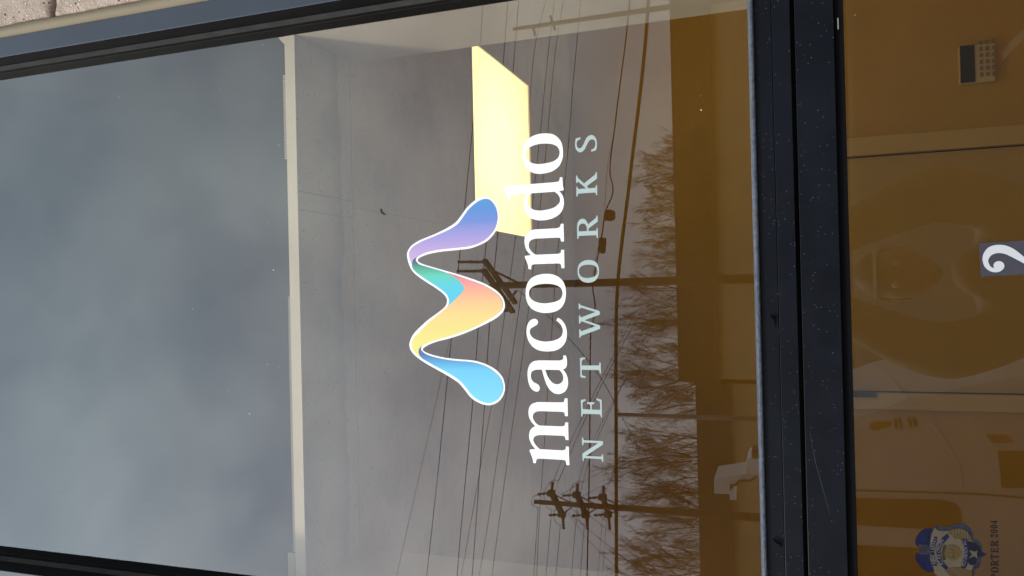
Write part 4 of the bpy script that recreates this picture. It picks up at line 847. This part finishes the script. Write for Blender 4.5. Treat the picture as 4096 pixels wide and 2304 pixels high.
hz = 1.755
V = [(0,0,.96),(0,0,1.12),(0,.0,1.3),(0,0,1.44),(0,.01,1.54),(0,.015,1.61),
     (-.19,0,1.45),(-.238,.12,1.66),(-.15,.235,1.86),(-.062,.262,2.0),
     (.19,0,1.45),(.238,.12,1.66),(.15,.235,1.86),(.06,.262,2.0),
     (-.1,0,.9),(-.12,.01,.5),(-.12,-.02,.09),(-.12,.10,.04),
     (.1,0,.9),(.12,.01,.5),(.12,-.02,.09),(.12,.10,.04)]
Ed = [(0,1),(1,2),(2,3),(3,4),(4,5),(3,6),(6,7),(7,8),(8,9),(3,10),(10,11),(11,12),(12,13),(0,14),(14,15),(15,16),(16,17),(0,18),(18,19),(19,20),(20,21)]
Rd = [(.17,.12),(.155,.115),(.175,.125),(.13,.1),.062,.058,.092,.09,.066,.038,.092,.09,.066,.038,.095,.065,.048,.042,.095,.065,.048,.042]
skin_mesh('body', V, Ed, Rd, M_JKT, per)
# head with face
bm = bmesh.new(); bmesh.ops.create_uvsphere(bm, u_segments=28, v_segments=20, radius=1)
for v in bm.verts:
    x, y, z = v.co; w = 1 if z > -.1 else 1+(z+.1)*.32
    v.co = Vector((x*.076*w, y*.095*(w*.97 if y > 0 else w), z*.118))
    nx, nz = v.co.x, v.co.z
    if y > 0:
        v.co.y += .024*math.exp(-((nx/.011)**2+((nz+.012)/.024)**2)) + .006*math.exp(-((nx/.022)**2+((nz+.058)/.01)**2)) + .007*math.exp(-((nz-.03)/.012)**2)*math.exp(-(nx/.05)**2)
        for s_ in (-1, 1): v.co.y -= .010*math.exp(-(((nx-s_*.031)/.015)**2+((nz-.008)/.011)**2))
me = bpy.data.meshes.new('head'); bm.to_mesh(me); bm.free()
for p in me.polygons: p.use_smooth = True
hd_ = link('head', me, M_SKIN, per, (0, .03, hz)); hd_.rotation_euler = (rad(8), 0, 0)
for s_ in (-1, 1):
    bm = bmesh.new(); bmesh.ops.create_uvsphere(bm, u_segments=10, v_segments=8, radius=.0115); me = bpy.data.meshes.new('eye'); bm.to_mesh(me); bm.free(); link('eye', me, M_WHITE, hd_, (s_*.031, .081, .008))
    bm = bmesh.new(); bmesh.ops.create_uvsphere(bm, u_segments=10, v_segments=8, radius=1)
    for v in bm.verts: v.co = Vector((v.co.x*.008, v.co.y*.018, v.co.z*.031))
    me = bpy.data.meshes.new('ear'); bm.to_mesh(me); bm.free(); link('ear', me, M_SKIN, hd_, (s_*.077, -.005, -.005))
bm = bmesh.new(); bmesh.ops.create_uvsphere(bm, u_segments=24, v_segments=16, radius=1)
bmesh.ops.delete(bm, geom=[v for v in bm.verts if v.co.z < -.35 or (v.co.z < .28 and v.co.y > .05)], context='VERTS')
for v in bm.verts: v.co = Vector((v.co.x*.084, v.co.y*.103-.004, v.co.z*.126+.002))
me = bpy.data.meshes.new('hair'); bm.to_mesh(me); bm.free()
for p in me.polygons: p.use_smooth = True
link('hair', me, M_HAIR, hd_)
# cap brim catching the light
mb = MB(); nb = 12; vs_ = []
for i in range(nb+1):
    a = math.pi*i/nb; vs_ += [(math.cos(a)*.078, .05+math.sin(a)*.035, .062), (math.cos(a)*.082, .055+math.sin(a)*.105, .052)]
mb.add(vs_ + [(x, y, z+.005) for x, y, z in vs_], [(2*i, 2*i+1, 2*i+3, 2*i+2) for i in range(nb)] + [(2*nb+2+2*i, 2*nb+2+2*i+2, 2*nb+2+2*i+3, 2*nb+2+2*i+1) for i in range(nb)])
mb.build('cap_brim', mat('pale_cap', (.17, .13, .10), .8), hd_)
# hands round the phone
for s_ in (-1, 1):
    px = s_*.062; vv = [(px, .262, 2.0), (px*.92, .277, 2.035), (px*.86, .284, 2.07)]; ee = [(0, 1), (1, 2)]; rr = [.028, (.034, .018), (.034, .015)]
    skin_mesh('hand', vv, ee, rr, M_SKIN, per)
    for k in range(4):
        z0 = 2.042+k*.016; f = [(px*.86, .29, z0), (px*.62-s_*.004, .302, z0+.004), (px*.36, .3055, z0+.006), (px*.30, .3035, z0+.006)]
        f = [(px*.95, .282, z0), (px*.80, .2755, z0+.002), (px*.56, .273, z0+.004), (px*.42, .2745, z0+.004)]
        skin_mesh('finger', f, [(0, 1), (1, 2), (2, 3)], [.0095, .0085, .0078, .007], M_SKIN, per, 1)
    th = [(px*.9, .277, 2.04), (px*.66, .274, 2.025), (px*.45, .2745, 2.032)]
    skin_mesh('thumb', th, [(0, 1), (1, 2)], [.012, .0105, .009], M_SKIN, per, 1)
mb = MB(); mb.box((-.037, -1.216, 1.985), (.037, -1.2085, 2.125)); ph = mb.build('phone', M_BLACK, None, bevel=.003)
tag(ph, 'black phone held upright in both raised hands of the photographer', 'phone')
